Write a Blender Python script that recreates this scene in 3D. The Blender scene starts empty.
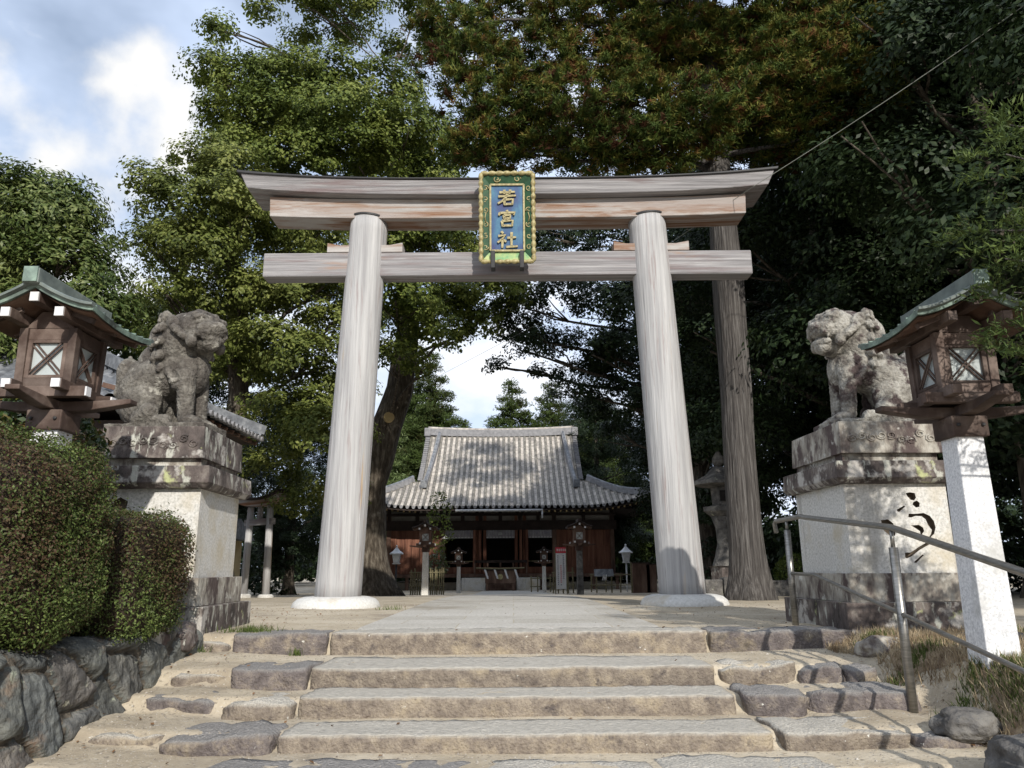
import bpy, bmesh, math, random
import numpy as np
from mathutils import Vector, Matrix, noise
R = math.radians
random.seed(4); rng = np.random.default_rng(7)
S = bpy.context.scene; C = S.collection
# ---------------------------------------------------------------- camera, sky, sun, exposure
PITCH = math.atan(185/755.0); F = 755.0; EYE = 0.55
cam = bpy.data.objects.new('camera', bpy.data.cameras.new('camera')); C.objects.link(cam)
cam.data.sensor_width = 36; cam.data.lens = 36*F/1024; cam.data.clip_end = 2000; cam.data.clip_start = 0.05
cam.matrix_world = Matrix.Translation((0, 0, EYE)) @ Matrix.Rotation(math.pi/2+PITCH, 4, 'X') @ Matrix.Rotation(R(-0.4), 4, 'Z')
S.camera = cam
SUN_EL, SUN_AZ = 29.0, 17.0            # low sun behind the camera, a little to the right
w = bpy.data.worlds.new('World'); S.world = w; w.use_nodes = True
nt = w.node_tree; nt.nodes.clear()
def N(t, **k):
    n = nt.nodes.new(t)
    for a, b in k.items(): setattr(n, a, b)
    return n
out = N('ShaderNodeOutputWorld'); bg = N('ShaderNodeBackground'); bg.inputs['Strength'].default_value = 0.10
sky = N('ShaderNodeTexSky', sky_type='NISHITA', sun_disc=False)
sky.sun_elevation = R(SUN_EL); sky.sun_rotation = R(180-SUN_AZ); sky.air_density = 1.2; sky.dust_density = 1.5
tc = N('ShaderNodeTexCoord')
def clouds(scale, loc, lo, hi, det=6, rough=.55):
    mp = N('ShaderNodeMapping'); mp.inputs['Scale'].default_value = scale; mp.inputs['Location'].default_value = loc
    nz = N('ShaderNodeTexNoise'); nz.inputs['Scale'].default_value = 1.0; nz.inputs['Detail'].default_value = det; nz.inputs['Roughness'].default_value = rough
    rp = N('ShaderNodeValToRGB'); rp.color_ramp.elements[0].position = lo; rp.color_ramp.elements[1].position = hi
    nt.links.new(tc.outputs['Generated'], mp.inputs['Vector']); nt.links.new(mp.outputs[0], nz.inputs['Vector']); nt.links.new(nz.outputs['Fac'], rp.inputs[0])
    return rp.outputs[0]
CD1, CD2 = (-0.4591, 0.7493, 0.4773), (-0.5183, 0.703, 0.487)
veil = clouds((1.6, 1.6, 2.6), (3.1, 0.4, 1.0), .25, .55)
puff = clouds((2.6, 2.6, 4.6), (5.2, 1.7, .35), .50, .66, 7)
m1 = N('ShaderNodeMix', data_type='RGBA'); m2 = N('ShaderNodeMix', data_type='RGBA')
nt.links.new(veil, m1.inputs['Factor']); nt.links.new(sky.outputs[0], m1.inputs['A']); m1.inputs['B'].default_value = (7.2, 8.5, 10.9, 1)
nt.links.new(puff, m2.inputs['Factor']); nt.links.new(m1.outputs['Result'], m2.inputs['A']); m2.inputs['B'].default_value = (11.5, 11.5, 11.6, 1)
def bank_cloud(prev, d, lo, hi, col, seed):
    vd = N('ShaderNodeVectorMath', operation='DOT_PRODUCT'); nt.links.new(tc.outputs['Generated'], vd.inputs[0]); vd.inputs[1].default_value = d
    nz = N('ShaderNodeTexNoise'); nz.inputs['Scale'].default_value = 7; nz.inputs['Detail'].default_value = 6; mp = N('ShaderNodeMapping'); mp.inputs['Location'].default_value = (seed, 0, 0)
    nt.links.new(tc.outputs['Generated'], mp.inputs[0]); nt.links.new(mp.outputs[0], nz.inputs['Vector'])
    ma = N('ShaderNodeMath', operation='MULTIPLY_ADD'); nt.links.new(nz.outputs['Fac'], ma.inputs[0]); ma.inputs[1].default_value = .035; nt.links.new(vd.outputs['Value'], ma.inputs[2])
    mr = N('ShaderNodeMapRange', interpolation_type='SMOOTHSTEP'); mr.inputs['From Min'].default_value = lo; mr.inputs['From Max'].default_value = hi; nt.links.new(ma.outputs[0], mr.inputs['Value'])
    mx = N('ShaderNodeMix', data_type='RGBA'); nt.links.new(mr.outputs[0], mx.inputs['Factor']); nt.links.new(prev, mx.inputs['A']); mx.inputs['B'].default_value = col; return mx.outputs['Result']
c_ = bank_cloud(m2.outputs['Result'], CD1, 1.0125, 1.0195, (9.6, 9.5, 9.3, 1), 1.3)
c_ = bank_cloud(c_, CD2, 1.0135, 1.0195, (9.6, 9.5, 9.3, 1), 4.7)
nt.links.new(c_, bg.inputs['Color']); nt.links.new(bg.outputs[0], out.inputs[0])
sun = bpy.data.objects.new('sun', bpy.data.lights.new('sun', 'SUN')); C.objects.link(sun)
sun.data.energy = 4.2; sun.data.angle = R(0.6); sun.data.color = (1.0, .94, .85)
sd = Vector((math.sin(R(SUN_AZ))*math.cos(R(SUN_EL)), -math.cos(R(SUN_AZ))*math.cos(R(SUN_EL)), math.sin(R(SUN_EL))))
sun.rotation_euler = sd.to_track_quat('Z', 'Y').to_euler()
S.view_settings.view_transform = 'Standard'; S.view_settings.look = 'None'; S.view_settings.gamma = 1; S.view_settings.exposure = 0.12
S.cycles.max_bounces = 5; S.cycles.diffuse_bounces = 3; S.cycles.transmission_bounces = 3; S.cycles.glossy_bounces = 2
S.cycles.use_denoising = True

def at(x, y, Y):                      # point at depth Y seen in direction (x, y)
    a = (x-512)/F; b = (384-y)/F; cp, sp = math.cos(PITCH), math.sin(PITCH)
    fy = cp-b*sp; k = Y/fy
    return Vector((a*k, Y, EYE+(sp+b*cp)*k))
def sm(a, b, t):
    t = min(1, max(0, (t-a)/(b-a))); return t*t*(3-2*t)

# ---------------------------------------------------------------- materials
def mat(name, cols, scale=4, stretch=(1, 1, 1), rough=.8, bump=.3, bscale=None, spec=.3, det=8, pos=None, metal=0, second=None, rand=0, dist=.02, nrough=.6):
    """noise ramp between colours; second=(colour, scale, lo, hi) adds blotches; rand varies by object"""
    m = bpy.data.materials.new(name); m.use_nodes = True; t = m.node_tree; b = t.nodes['Principled BSDF']
    L = t.links.new; nn = t.nodes.new
    tc = nn('ShaderNodeTexCoord'); mp = nn('ShaderNodeMapping'); mp.inputs['Scale'].default_value = stretch; L(tc.outputs['Object'], mp.inputs[0])
    nz = nn('ShaderNodeTexNoise'); nz.inputs['Scale'].default_value = scale; nz.inputs['Detail'].default_value = det; nz.inputs['Roughness'].default_value = nrough
    L(mp.outputs[0], nz.inputs['Vector'])
    rp = nn('ShaderNodeValToRGB'); e = rp.color_ramp.elements; n = len(cols)
    ps = pos or [.32+.36*i/(n-1) for i in range(n)]
    while len(e) < n: e.new(.5)
    for i, c in enumerate(cols): e[i].position = ps[i]; e[i].color = (*c, 1)
    L(nz.outputs['Fac'], rp.inputs[0]); col = rp.outputs[0]
    for sc in (second or []):
        n2 = nn('ShaderNodeTexNoise'); n2.inputs['Scale'].default_value = sc[1]; n2.inputs['Detail'].default_value = 5; n2.inputs['Roughness'].default_value = .65
        if len(sc) > 4:
            mp2 = nn('ShaderNodeMapping'); mp2.inputs['Scale'].default_value = sc[4]; mp2.inputs['Location'].default_value = (sc[1], 3, 1); L(tc.outputs['Object'], mp2.inputs[0]); L(mp2.outputs[0], n2.inputs['Vector'])
        else:
            mp2 = nn('ShaderNodeMapping'); mp2.inputs['Location'].default_value = (sc[1], 3, 1); L(tc.outputs['Object'], mp2.inputs[0]); L(mp2.outputs[0], n2.inputs['Vector'])
        r2 = nn('ShaderNodeMapRange'); r2.inputs['From Min'].default_value = sc[2]; r2.inputs['From Max'].default_value = sc[3]; L(n2.outputs['Fac'], r2.inputs['Value'])
        mx = nn('ShaderNodeMix'); mx.data_type = 'RGBA'; L(r2.outputs[0], mx.inputs['Factor']); L(col, mx.inputs['A']); mx.inputs['B'].default_value = (*sc[0], 1); col = mx.outputs['Result']
    if rand:
        oi = nn('ShaderNodeObjectInfo'); mr = nn('ShaderNodeMapRange'); mr.inputs['To Min'].default_value = 1-rand; mr.inputs['To Max'].default_value = 1+rand; L(oi.outputs['Random'], mr.inputs['Value'])
        hs = nn('ShaderNodeHueSaturation'); L(mr.outputs[0], hs.inputs['Value']); L(col, hs.inputs['Color']); col = hs.outputs[0]
    L(col, b.inputs['Base Color']); b.inputs['Roughness'].default_value = rough; b.inputs['Specular IOR Level'].default_value = spec; b.inputs['Metallic'].default_value = metal
    if bump:
        nb = nn('ShaderNodeTexNoise'); nb.inputs['Scale'].default_value = bscale or scale*4; nb.inputs['Detail'].default_value = 6; L(mp.outputs[0], nb.inputs['Vector'])
        bp = nn('ShaderNodeBump'); bp.inputs['Strength'].default_value = bump; bp.inputs['Distance'].default_value = dist; L(nb.outputs['Fac'], bp.inputs['Height']); L(bp.outputs[0], b.inputs['Normal'])
    return m
def leafmat(name, cols, rough=.45, trans=.25, scale=1.2, spec=.4, fine=14):
    m = bpy.data.materials.new(name); m.use_nodes = True; t = m.node_tree; b = t.nodes['Principled BSDF']; L = t.links.new; nn = t.nodes.new
    tc = nn('ShaderNodeTexCoord'); nz = nn('ShaderNodeTexNoise'); nz.inputs['Scale'].default_value = scale; nz.inputs['Detail'].default_value = 2; L(tc.outputs['Object'], nz.inputs['Vector'])
    wn = nn('ShaderNodeTexNoise'); wn.inputs['Scale'].default_value = fine; wn.inputs['Detail'].default_value = 0; L(tc.outputs['Object'], wn.inputs['Vector'])
    ad = nn('ShaderNodeMath'); ad.operation = 'MULTIPLY_ADD'; ad.inputs[1].default_value = .55; L(wn.outputs['Fac'], ad.inputs[0])
    a2 = nn('ShaderNodeMath'); a2.operation = 'MULTIPLY'; a2.inputs[1].default_value = .55; L(nz.outputs['Fac'], a2.inputs[0]); L(a2.outputs[0], ad.inputs[2])
    rp = nn('ShaderNodeValToRGB'); e = rp.color_ramp.elements
    while len(e) < len(cols): e.new(.5)
    for i, c in enumerate(cols): e[i].position = .38+.34*i/(len(cols)-1); e[i].color = (*c, 1)
    L(ad.outputs[0], rp.inputs[0]); L(rp.outputs[0], b.inputs['Base Color']); b.inputs['Roughness'].default_value = rough; b.inputs['Specular IOR Level'].default_value = spec
    tr = nn('ShaderNodeBsdfTranslucent'); mx = nn('ShaderNodeMixShader'); mx.inputs[0].default_value = trans
    L(rp.outputs[0], tr.inputs['Color']); L(b.outputs[0], mx.inputs[1]); L(tr.outputs[0], mx.inputs[2]); L(mx.outputs[0], t.nodes['Material Output'].inputs[0])
    return m
def flat(name, c, rough=.6, metal=0, spec=.4):
    return mat(name, [tuple(v*.88 for v in c), tuple(min(1, v*1.1) for v in c)], 9, rough=rough, metal=metal, spec=spec, bump=.05)
M = {}
WG, WL, WO = (.27, .245, .225), (.60, .56, .52), (.36, .19, .10)
M['pillar'] = mat('weathered_pillar_wood', [(.29, .288, .292), (.39, .388, .39), (.49, .487, .485)], 1.5, (10, 10, .3), .8, .7, 5, second=[((.13, .11, .10), 1.0, .66, .74, (26, 26, .35)), ((.26, .21, .20), 1.5, .56, .72, (9, 9, .5)), ((.50, .36, .20), 1.1, .62, .76, (5, 5, .4))])
M['beam'] = mat('weathered_beam_wood', [(.155, .15, .155), (.26, .252, .258), (.38, .372, .375)], 1.3, (.4, 20, 20), .8, .7, 5, second=[((.10, .08, .075), 1.0, .64, .72, (.4, 34, 34)), ((.20, .16, .16), 1.3, .50, .68, (.5, 4, 7)), ((.34, .20, .12), .9, .60, .76, (.5, 3, 3))])
M['beam_orange'] = mat('orange_stained_beam_wood', [(.20, .10, .055), (.27, .19, .145), (.35, .335, .325)], .9, (.4, 12, 12), .8, .7, 6, second=[((.12, .07, .05), 1.0, .62, .70, (.4, 30, 30)), ((.40, .38, .365), .8, .50, .60, (.5, 2.5, 2.5)), ((.33, .29, .27), 1.1, .52, .66, (.3, 3, 3))], pos=[.40, .50, .60])
M['darkwood'] = mat('dark_brown_wood', [(.055, .03, .022), (.12, .07, .05), (.20, .135, .10)], 3, (1, 1, .3), .7, .4, 14, rand=.15)
M['lampwood'] = mat('lantern_brown_wood', [(.034, .023, .019), (.07, .046, .037), (.17, .13, .11)], 5, (.6, .6, .6), .7, .4, 20, rand=.25)
M['redwood'] = mat('reddish_wall_boards', [(.085, .034, .022), (.17, .072, .045), (.26, .125, .08)], 1.4, (4, 4, .4), .75, .3, 8)
M['veryd'] = mat('blackened_wood', [(.02, .014, .012), (.05, .035, .03)], 3, bump=.2)
M['granite'] = mat('pale_granite', [(.50, .51, .53), (.66, .67, .69), (.80, .81, .82)], 60, rough=.75, bump=.15, det=2, second=[((.42, .42, .40), 1.8, .55, .75)])
M['whitestone'] = mat('white_footing_stone', [(.50, .495, .47), (.66, .655, .63)], 30, rough=.8, bump=.2, second=[((.45, .40, .32), 2.2, .56, .75)])
M['concrete'] = mat('rough_grey_stone', [(.42, .42, .39), (.60, .59, .56), (.72, .71, .68)], 45, rough=.9, bump=.3, det=4, second=[((.50, .44, .32), 1.7, .52, .72), ((.27, .255, .225), 3.2, .56, .74, (1, 1, .18))])
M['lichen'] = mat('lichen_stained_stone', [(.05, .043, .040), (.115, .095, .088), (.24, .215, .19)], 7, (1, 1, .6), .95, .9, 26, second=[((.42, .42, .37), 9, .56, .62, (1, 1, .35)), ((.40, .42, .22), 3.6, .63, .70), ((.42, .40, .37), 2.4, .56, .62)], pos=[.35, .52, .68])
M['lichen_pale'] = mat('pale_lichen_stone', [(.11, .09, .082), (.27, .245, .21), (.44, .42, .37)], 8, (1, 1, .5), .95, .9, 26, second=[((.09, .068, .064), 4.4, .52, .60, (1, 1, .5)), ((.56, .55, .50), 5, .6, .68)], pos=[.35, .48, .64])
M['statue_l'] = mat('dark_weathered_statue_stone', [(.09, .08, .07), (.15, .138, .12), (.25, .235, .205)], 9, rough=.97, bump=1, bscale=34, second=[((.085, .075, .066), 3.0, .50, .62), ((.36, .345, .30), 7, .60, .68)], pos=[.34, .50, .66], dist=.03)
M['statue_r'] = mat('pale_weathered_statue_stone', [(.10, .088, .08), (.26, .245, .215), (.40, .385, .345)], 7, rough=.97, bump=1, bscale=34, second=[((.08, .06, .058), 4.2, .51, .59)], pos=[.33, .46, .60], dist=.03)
M['copper'] = mat('green_patina_copper', [(.075, .095, .085), (.14, .19, .165), (.25, .34, .28)], 7, (1, 1, 1), .55, .15, second=[((.05, .06, .055), 4, .56, .68)], spec=.4)
M['copper_side'] = mat('grey_copper_edge', [(.10, .12, .115), (.19, .22, .20)], 8, rough=.6, bump=.1)
M['white'] = flat('white_paint', (.64, .64, .65)); M['frost'] = mat('frosted_pane', [(.33, .37, .37), (.46, .50, .50)], 2, rough=.25, bump=0, spec=.6)
M['steel'] = mat('brushed_steel', [(.20, .195, .18), (.34, .33, .31)], 12, (1, 1, 6), .36, .03, metal=.85)
M['gold'] = mat('gilded_wood', [(.17, .13, .05), (.32, .27, .12), (.44, .39, .21)], 20, rough=.5, bump=.15, spec=.5)
M['green'] = mat('dark_green_lacquer', [(.012, .045, .022), (.03, .09, .04)], 9, rough=.5, bump=.1)
M['blue'] = mat('blue_board', [(.045, .055, .15), (.045, .11, .22), (.07, .19, .28)], 2.4, (1, 1, .6), .55, .1, 10, pos=[.38, .5, .6])
M['mint'] = mat('mint_green_ledge', [(.10, .30, .16), (.45, .50, .22)], 8, bump=.05)
M['iron'] = flat('dark_iron', (.03, .03, .032)); M['metalw'] = flat('pale_metal', (.52, .53, .54), .4)
M['plaster'] = mat('aged_plaster', [(.20, .19, .17), (.34, .32, .29)], 2.5, rough=.9, bump=.05)
M['plasterw'] = mat('white_plaster_base', [(.40, .37, .31), (.58, .54, .46)], 2.5, rough=.9, bump=.05)
M['ochre'] = mat('ochre_wall', [(.45, .33, .16), (.58, .45, .24)], 2, bump=.05)
M['tile'] = mat('grey_brown_roof_tile', [(.24, .22, .20), (.42, .385, .35), (.58, .54, .48)], 5, (1, 1, 1), .8, .3, 20, second=[((.17, .16, .155), 1.2, .5, .7), ((.48, .47, .38), 8, .60, .66)], det=6)
M['engraved'] = mat('shaded_dirty_engraving', [(.09, .07, .05), (.17, .135, .10)], 12, bump=.3)  # shade inside the carved strokes put into a dark colour, with dirt
M['pan'] = mat('shaded_pan_tile', [(.10, .095, .085), (.18, .17, .15), (.27, .25, .22)], 6, rough=.9, bump=.3)  # groove shade between the tile rows, painted as a darker tile
M['tiledark'] = mat('dark_grey_roof_tile', [(.07, .075, .085), (.14, .15, .165), (.27, .28, .29)], 5, rough=.55, bump=.2, spec=.5)
M['ridge'] = mat('grey_ridge_tile', [(.17, .17, .18), (.29, .29, .30)], 6, rough=.7, bump=.2)
M['bamboo'] = mat('old_bamboo', [(.10, .09, .05), (.22, .19, .11)], 6, bump=.1)
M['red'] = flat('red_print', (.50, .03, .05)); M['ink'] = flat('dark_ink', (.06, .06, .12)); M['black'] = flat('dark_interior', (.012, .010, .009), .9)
M['cloth'] = mat('purple_white_curtain', [(.28, .27, .32), (.46, .45, .47)], 4, bump=.05)
M['cable'] = flat('pale_cable', (.20, .21, .18))
M['bark'] = mat('cedar_bark', [(.036, .033, .032), (.084, .077, .072), (.16, .152, .145)], 3.0, (9, 9, .45), .95, 1.0, 4, dist=.06)
M['bark2'] = mat('camphor_bark', [(.03, .024, .018), (.075, .062, .048), (.17, .15, .12)], 4, (3, 3, .7), .95, .8, 8, dist=.04, second=[((.28, .26, .22), 1.6, .63, .74)])
M['twig'] = mat('hedge_twigs', [(.018, .013, .008), (.045, .03, .02)], 14, bump=.4)
M['L_cam'] = leafmat('camphor_leaves', [(.045, .07, .015), (.12, .16, .032), (.24, .27, .07)], .5, .28, .8, .2)
M['L_cam2'] = leafmat('olive_camphor_leaves', [(.05, .07, .017), (.13, .16, .037), (.25, .27, .08)], .5, .28, .7, .2)
M['L_long'] = leafmat('oak_leaves', [(.035, .06, .014), (.085, .12, .03), (.20, .23, .08)], .45, .25, .9, .25)
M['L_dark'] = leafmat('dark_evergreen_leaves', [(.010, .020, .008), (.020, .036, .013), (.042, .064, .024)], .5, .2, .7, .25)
M['L_ced'] = leafmat('cedar_sprays', [(.075, .03, .015), (.035, .06, .012), (.06, .09, .016), (.15, .15, .03), (.13, .06, .022)], .75, .2, .55, .2, 5)
M['L_con'] = leafmat('conifer_needles', [(.05, .04, .012), (.045, .075, .02), (.10, .14, .035)], .6, .2, .5, .2)
M['L_bamb'] = leafmat('bamboo_leaves', [(.10, .15, .05), (.22, .28, .11)], .5, .3)
M['L_hedge'] = leafmat('azalea_leaves', [(.055, .03, .02), (.11, .065, .038), (.05, .075, .022), (.085, .13, .03), (.17, .21, .065)], .55, .2, 2.2, .25, 75)
M['L_bush'] = leafmat('camellia_leaves', [(.02, .04, .012), (.05, .09, .02), (.16, .10, .03)], .3, .2, 2, .5, 20)
M['straw'] = leafmat('dry_grass', [(.20, .145, .09), (.36, .285, .185), (.52, .44, .31)], .8, .15, 3, .1, 20)
M['grass'] = leafmat('green_grass', [(.06, .09, .02), (.13, .17, .05)], .6, .3, 3, .2, 20)

# ground: sandy soil, granite grit
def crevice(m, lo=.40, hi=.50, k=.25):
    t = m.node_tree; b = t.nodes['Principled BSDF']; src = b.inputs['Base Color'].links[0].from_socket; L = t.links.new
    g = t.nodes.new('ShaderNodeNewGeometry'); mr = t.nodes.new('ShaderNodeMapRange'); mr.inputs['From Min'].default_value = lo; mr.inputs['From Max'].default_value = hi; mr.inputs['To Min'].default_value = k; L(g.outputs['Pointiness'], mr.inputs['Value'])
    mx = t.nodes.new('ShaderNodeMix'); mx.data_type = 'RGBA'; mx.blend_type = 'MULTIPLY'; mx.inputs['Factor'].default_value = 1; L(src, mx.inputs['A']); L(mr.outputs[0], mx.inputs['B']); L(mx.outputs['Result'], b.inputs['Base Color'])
crevice(M['statue_l'], .42, .52, .12); crevice(M['statue_r'], .42, .52, .12)     # crease shade painted into the statue colours, along with grime
def ground_mat():
    m = mat('sandy_soil', [(.34, .285, .205), (.45, .39, .295), (.54, .48, .38)], 1.3, rough=.97, bump=.7, bscale=45, second=[((.24, .20, .15), .8, .52, .72), ((.22, .19, .15), 30, .56, .66), ((.52, .50, .45), 48, .62, .66)], nrough=.7, dist=.01)
    return m
M['soil'] = ground_mat()
M['bed'] = mat('leaf_litter_soil', [(.13, .09, .06), (.25, .19, .125), (.38, .30, .20)], 9, bump=.8, bscale=30, rough=1)
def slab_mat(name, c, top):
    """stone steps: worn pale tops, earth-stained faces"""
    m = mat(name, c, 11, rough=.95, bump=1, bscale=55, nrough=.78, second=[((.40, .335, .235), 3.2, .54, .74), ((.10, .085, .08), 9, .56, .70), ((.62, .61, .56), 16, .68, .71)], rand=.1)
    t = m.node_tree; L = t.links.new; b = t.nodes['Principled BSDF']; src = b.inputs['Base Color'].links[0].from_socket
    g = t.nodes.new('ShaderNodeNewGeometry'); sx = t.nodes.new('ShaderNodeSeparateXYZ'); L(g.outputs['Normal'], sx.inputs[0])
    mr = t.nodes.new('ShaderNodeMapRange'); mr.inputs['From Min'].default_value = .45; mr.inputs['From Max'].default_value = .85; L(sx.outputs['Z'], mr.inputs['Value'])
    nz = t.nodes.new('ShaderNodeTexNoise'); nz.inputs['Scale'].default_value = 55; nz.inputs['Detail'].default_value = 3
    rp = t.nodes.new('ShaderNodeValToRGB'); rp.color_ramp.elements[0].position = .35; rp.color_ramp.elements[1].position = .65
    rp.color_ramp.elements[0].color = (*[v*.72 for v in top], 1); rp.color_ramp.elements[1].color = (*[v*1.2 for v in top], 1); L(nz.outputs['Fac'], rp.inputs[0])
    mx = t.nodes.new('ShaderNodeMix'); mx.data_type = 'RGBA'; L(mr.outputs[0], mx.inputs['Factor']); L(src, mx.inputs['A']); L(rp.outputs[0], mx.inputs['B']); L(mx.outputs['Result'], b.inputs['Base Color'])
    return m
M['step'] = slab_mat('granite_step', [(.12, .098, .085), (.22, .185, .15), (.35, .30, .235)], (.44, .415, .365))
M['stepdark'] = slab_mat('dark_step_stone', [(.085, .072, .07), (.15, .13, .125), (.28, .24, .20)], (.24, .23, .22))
M['boulder'] = mat('mossy_boulder', [(.05, .047, .045), (.12, .115, .11), (.22, .21, .19)], 5, rough=.95, bump=1, bscale=18, second=[((.35, .36, .28), 5, .64, .70)], dist=.04)
def path_mat():
    m = mat('granite_paving', [(.36, .345, .31), (.47, .45, .41), (.56, .54, .50)], 45, rough=.9, bump=.2, det=3, second=[((.30, .27, .22), .7, .52, .75)])
    t = m.node_tree; L = t.links.new; b = t.nodes['Principled BSDF']; src = b.inputs['Base Color'].links[0].from_socket
    tc = t.nodes.new('ShaderNodeTexCoord'); br = t.nodes.new('ShaderNodeTexBrick'); br.inputs['Scale'].default_value = 1; br.inputs['Brick Width'].default_value = 1.15; br.inputs['Row Height'].default_value = .62; br.inputs['Mortar Size'].default_value = .012
    br.inputs['Color1'].default_value = (1, 1, 1, 1); br.inputs['Color2'].default_value = (.84, .83, .80, 1); br.inputs['Mortar'].default_value = (.80, .74, .62, 1); br.inputs['Mortar Smooth'].default_value = 1.0; br.offset = .37; br.squash = 1.3
    L(tc.outputs['Object'], br.inputs['Vector']); mx = t.nodes.new('ShaderNodeMix'); mx.data_type = 'RGBA'; mx.blend_type = 'MULTIPLY'; mx.inputs['Factor'].default_value = 1
    L(src, mx.inputs['A']); L(br.outputs['Color'], mx.inputs['B']); L(mx.outputs['Result'], b.inputs['Base Color'])
    return m
M['paving'] = path_mat()

# ---------------------------------------------------------------- mesh helpers
def link(name, me, m, parent=None, loc=(0, 0, 0)):
    o = bpy.data.objects.new(name, me); C.objects.link(o)
    if m is not None: me.materials.append(m)
    o.location = loc
    if parent: o.parent = parent
    return o
def empty(name, loc=(0, 0, 0), rz=0):
    o = bpy.data.objects.new(name, None); C.objects.link(o); o.location = loc; o.rotation_euler = (0, 0, rz); o.empty_display_size = .2
    return o
def tag(o, label=None, cat=None, group=None, kind=None):
    if label: o['label'] = label
    if cat: o['category'] = cat
    if group: o['group'] = group
    if kind: o['kind'] = kind
    return o
def copy_tree(o, parent=None):
    c = o.copy(); C.objects.link(c)
    if parent: c.parent = parent
    for ch in [x for x in bpy.data.objects if x.parent == o]: copy_tree(ch, c)
    return c
class MB:
    def __init__(s, k=1): s.v = []; s.f = []; s.k = k
    def box(s, x0, x1, y0, y1, z0, z1, rot=None, piv=None):
        b = len(s.v); p = [Vector((x, y, z)) for z in (z0, z1) for x, y in ((x0, y0), (x1, y0), (x1, y1), (x0, y1))]
        if rot is not None:
            c = Vector(piv) if piv else Vector(((x0+x1)/2, (y0+y1)/2, (z0+z1)/2)); p = [rot @ (q-c)+c for q in p]
        s.v += p; s.f += [(b, b+3, b+2, b+1), (b+4, b+5, b+6, b+7), (b, b+1, b+5, b+4), (b+1, b+2, b+6, b+5), (b+2, b+3, b+7, b+6), (b+3, b, b+4, b+7)]
        return s
    def frust(s, z0, z1, a, c):       # a, c = (x0,x1,y0,y1) at bottom/top
        b = len(s.v)
        for z, q in ((z0, a), (z1, c)): s.v += [Vector((q[0], q[2], z)), Vector((q[1], q[2], z)), Vector((q[1], q[3], z)), Vector((q[0], q[3], z))]
        s.f += [(b, b+3, b+2, b+1), (b+4, b+5, b+6, b+7), (b, b+1, b+5, b+4), (b+1, b+2, b+6, b+5), (b+2, b+3, b+7, b+6), (b+3, b, b+4, b+7)]; return s
    def bar(s, a, b_, w, h, up=(0, 0, 1)):   # square bar between points
        a = Vector(a); b_ = Vector(b_); d = (b_-a).normalized(); u = Vector(up); r = d.cross(u).normalized(); u = r.cross(d).normalized(); b = len(s.v)
        for p in (a, b_):
            s.v += [p-r*w/2-u*h/2, p+r*w/2-u*h/2, p+r*w/2+u*h/2, p-r*w/2+u*h/2]
        s.f += [(b, b+3, b+2, b+1)[::-1], (b+4, b+5, b+6, b+7)[::-1], (b, b+1, b+5, b+4)[::-1], (b+1, b+2, b+6, b+5)[::-1], (b+2, b+3, b+7, b+6)[::-1], (b+3, b, b+4, b+7)[::-1]]; return s
    def tube(s, pts, rs, n=8, flat=(1, 1), cap=True):
        pts = [Vector(p) for p in pts]; rs = [rs]*len(pts) if not hasattr(rs, '__len__') else rs
        b = len(s.v); prev = None
        for i, p in enumerate(pts):
            d = (pts[min(i+1, len(pts)-1)]-pts[max(i-1, 0)]).normalized()
            if prev is None: u = Vector((1, 0, 0)) if abs(d.x) < .9 else Vector((0, 0, 1))
            else: u = prev
            u = (u-d*u.dot(d)).normalized(); prev = u; vv = d.cross(u)
            for k in range(n):
                a = 2*math.pi*k/n; s.v.append(p+(u*math.cos(a)*flat[0]+vv*math.sin(a)*flat[1])*rs[i])
        for i in range(len(pts)-1):
            for k in range(n): s.f.append((b+i*n+k, b+i*n+(k+1) % n, b+(i+1)*n+(k+1) % n, b+(i+1)*n+k))
        if cap: s.f += [tuple(b+k for k in range(n))[::-1], tuple(b+(len(pts)-1)*n+k for k in range(n))]
        return s
    def lathe(s, prof, c=(0, 0, 0), n=32):
        b = len(s.v); c = Vector(c)
        for r, z in prof:
            for k in range(n): a = 2*math.pi*k/n; s.v.append(c+Vector((r*math.cos(a), r*math.sin(a), z)))
        for i in range(len(prof)-1):
            for k in range(n): s.f.append((b+i*n+k, b+i*n+(k+1) % n, b+(i+1)*n+(k+1) % n, b+(i+1)*n+k))
        s.f += [tuple(b+k for k in range(n))[::-1], tuple(b+(len(prof)-1)*n+k for k in range(n))]; return s
    def prism(s, poly, fr, a=(1, 0, 0), b_=(0, 0, 1), n=(0, -1, 0), d=.02):   # polygon in plane (a,b_) at origin fr extruded d along n
        fr = Vector(fr); a = Vector(a); b_ = Vector(b_); n = Vector(n); k = len(poly); b = len(s.v)
        s.v += [fr+a*x+b_*y for x, y in poly]+[fr+a*x+b_*y+n*d for x, y in poly]
        s.f += [tuple(range(b, b+k)), tuple(range(b+k, b+2*k))[::-1]]+[(b+i, b+k+i, b+k+(i+1) % k, b+(i+1) % k) for i in range(k)]; return s
    def grid(s, P):                   # P[i][j] points
        b = len(s.v); n = len(P); m = len(P[0])
        for r in P: s.v += [Vector(q) for q in r]
        for i in range(n-1):
            for j in range(m-1): s.f.append((b+i*m+j, b+i*m+j+1, b+(i+1)*m+j+1, b+(i+1)*m+j))
        return s
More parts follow.
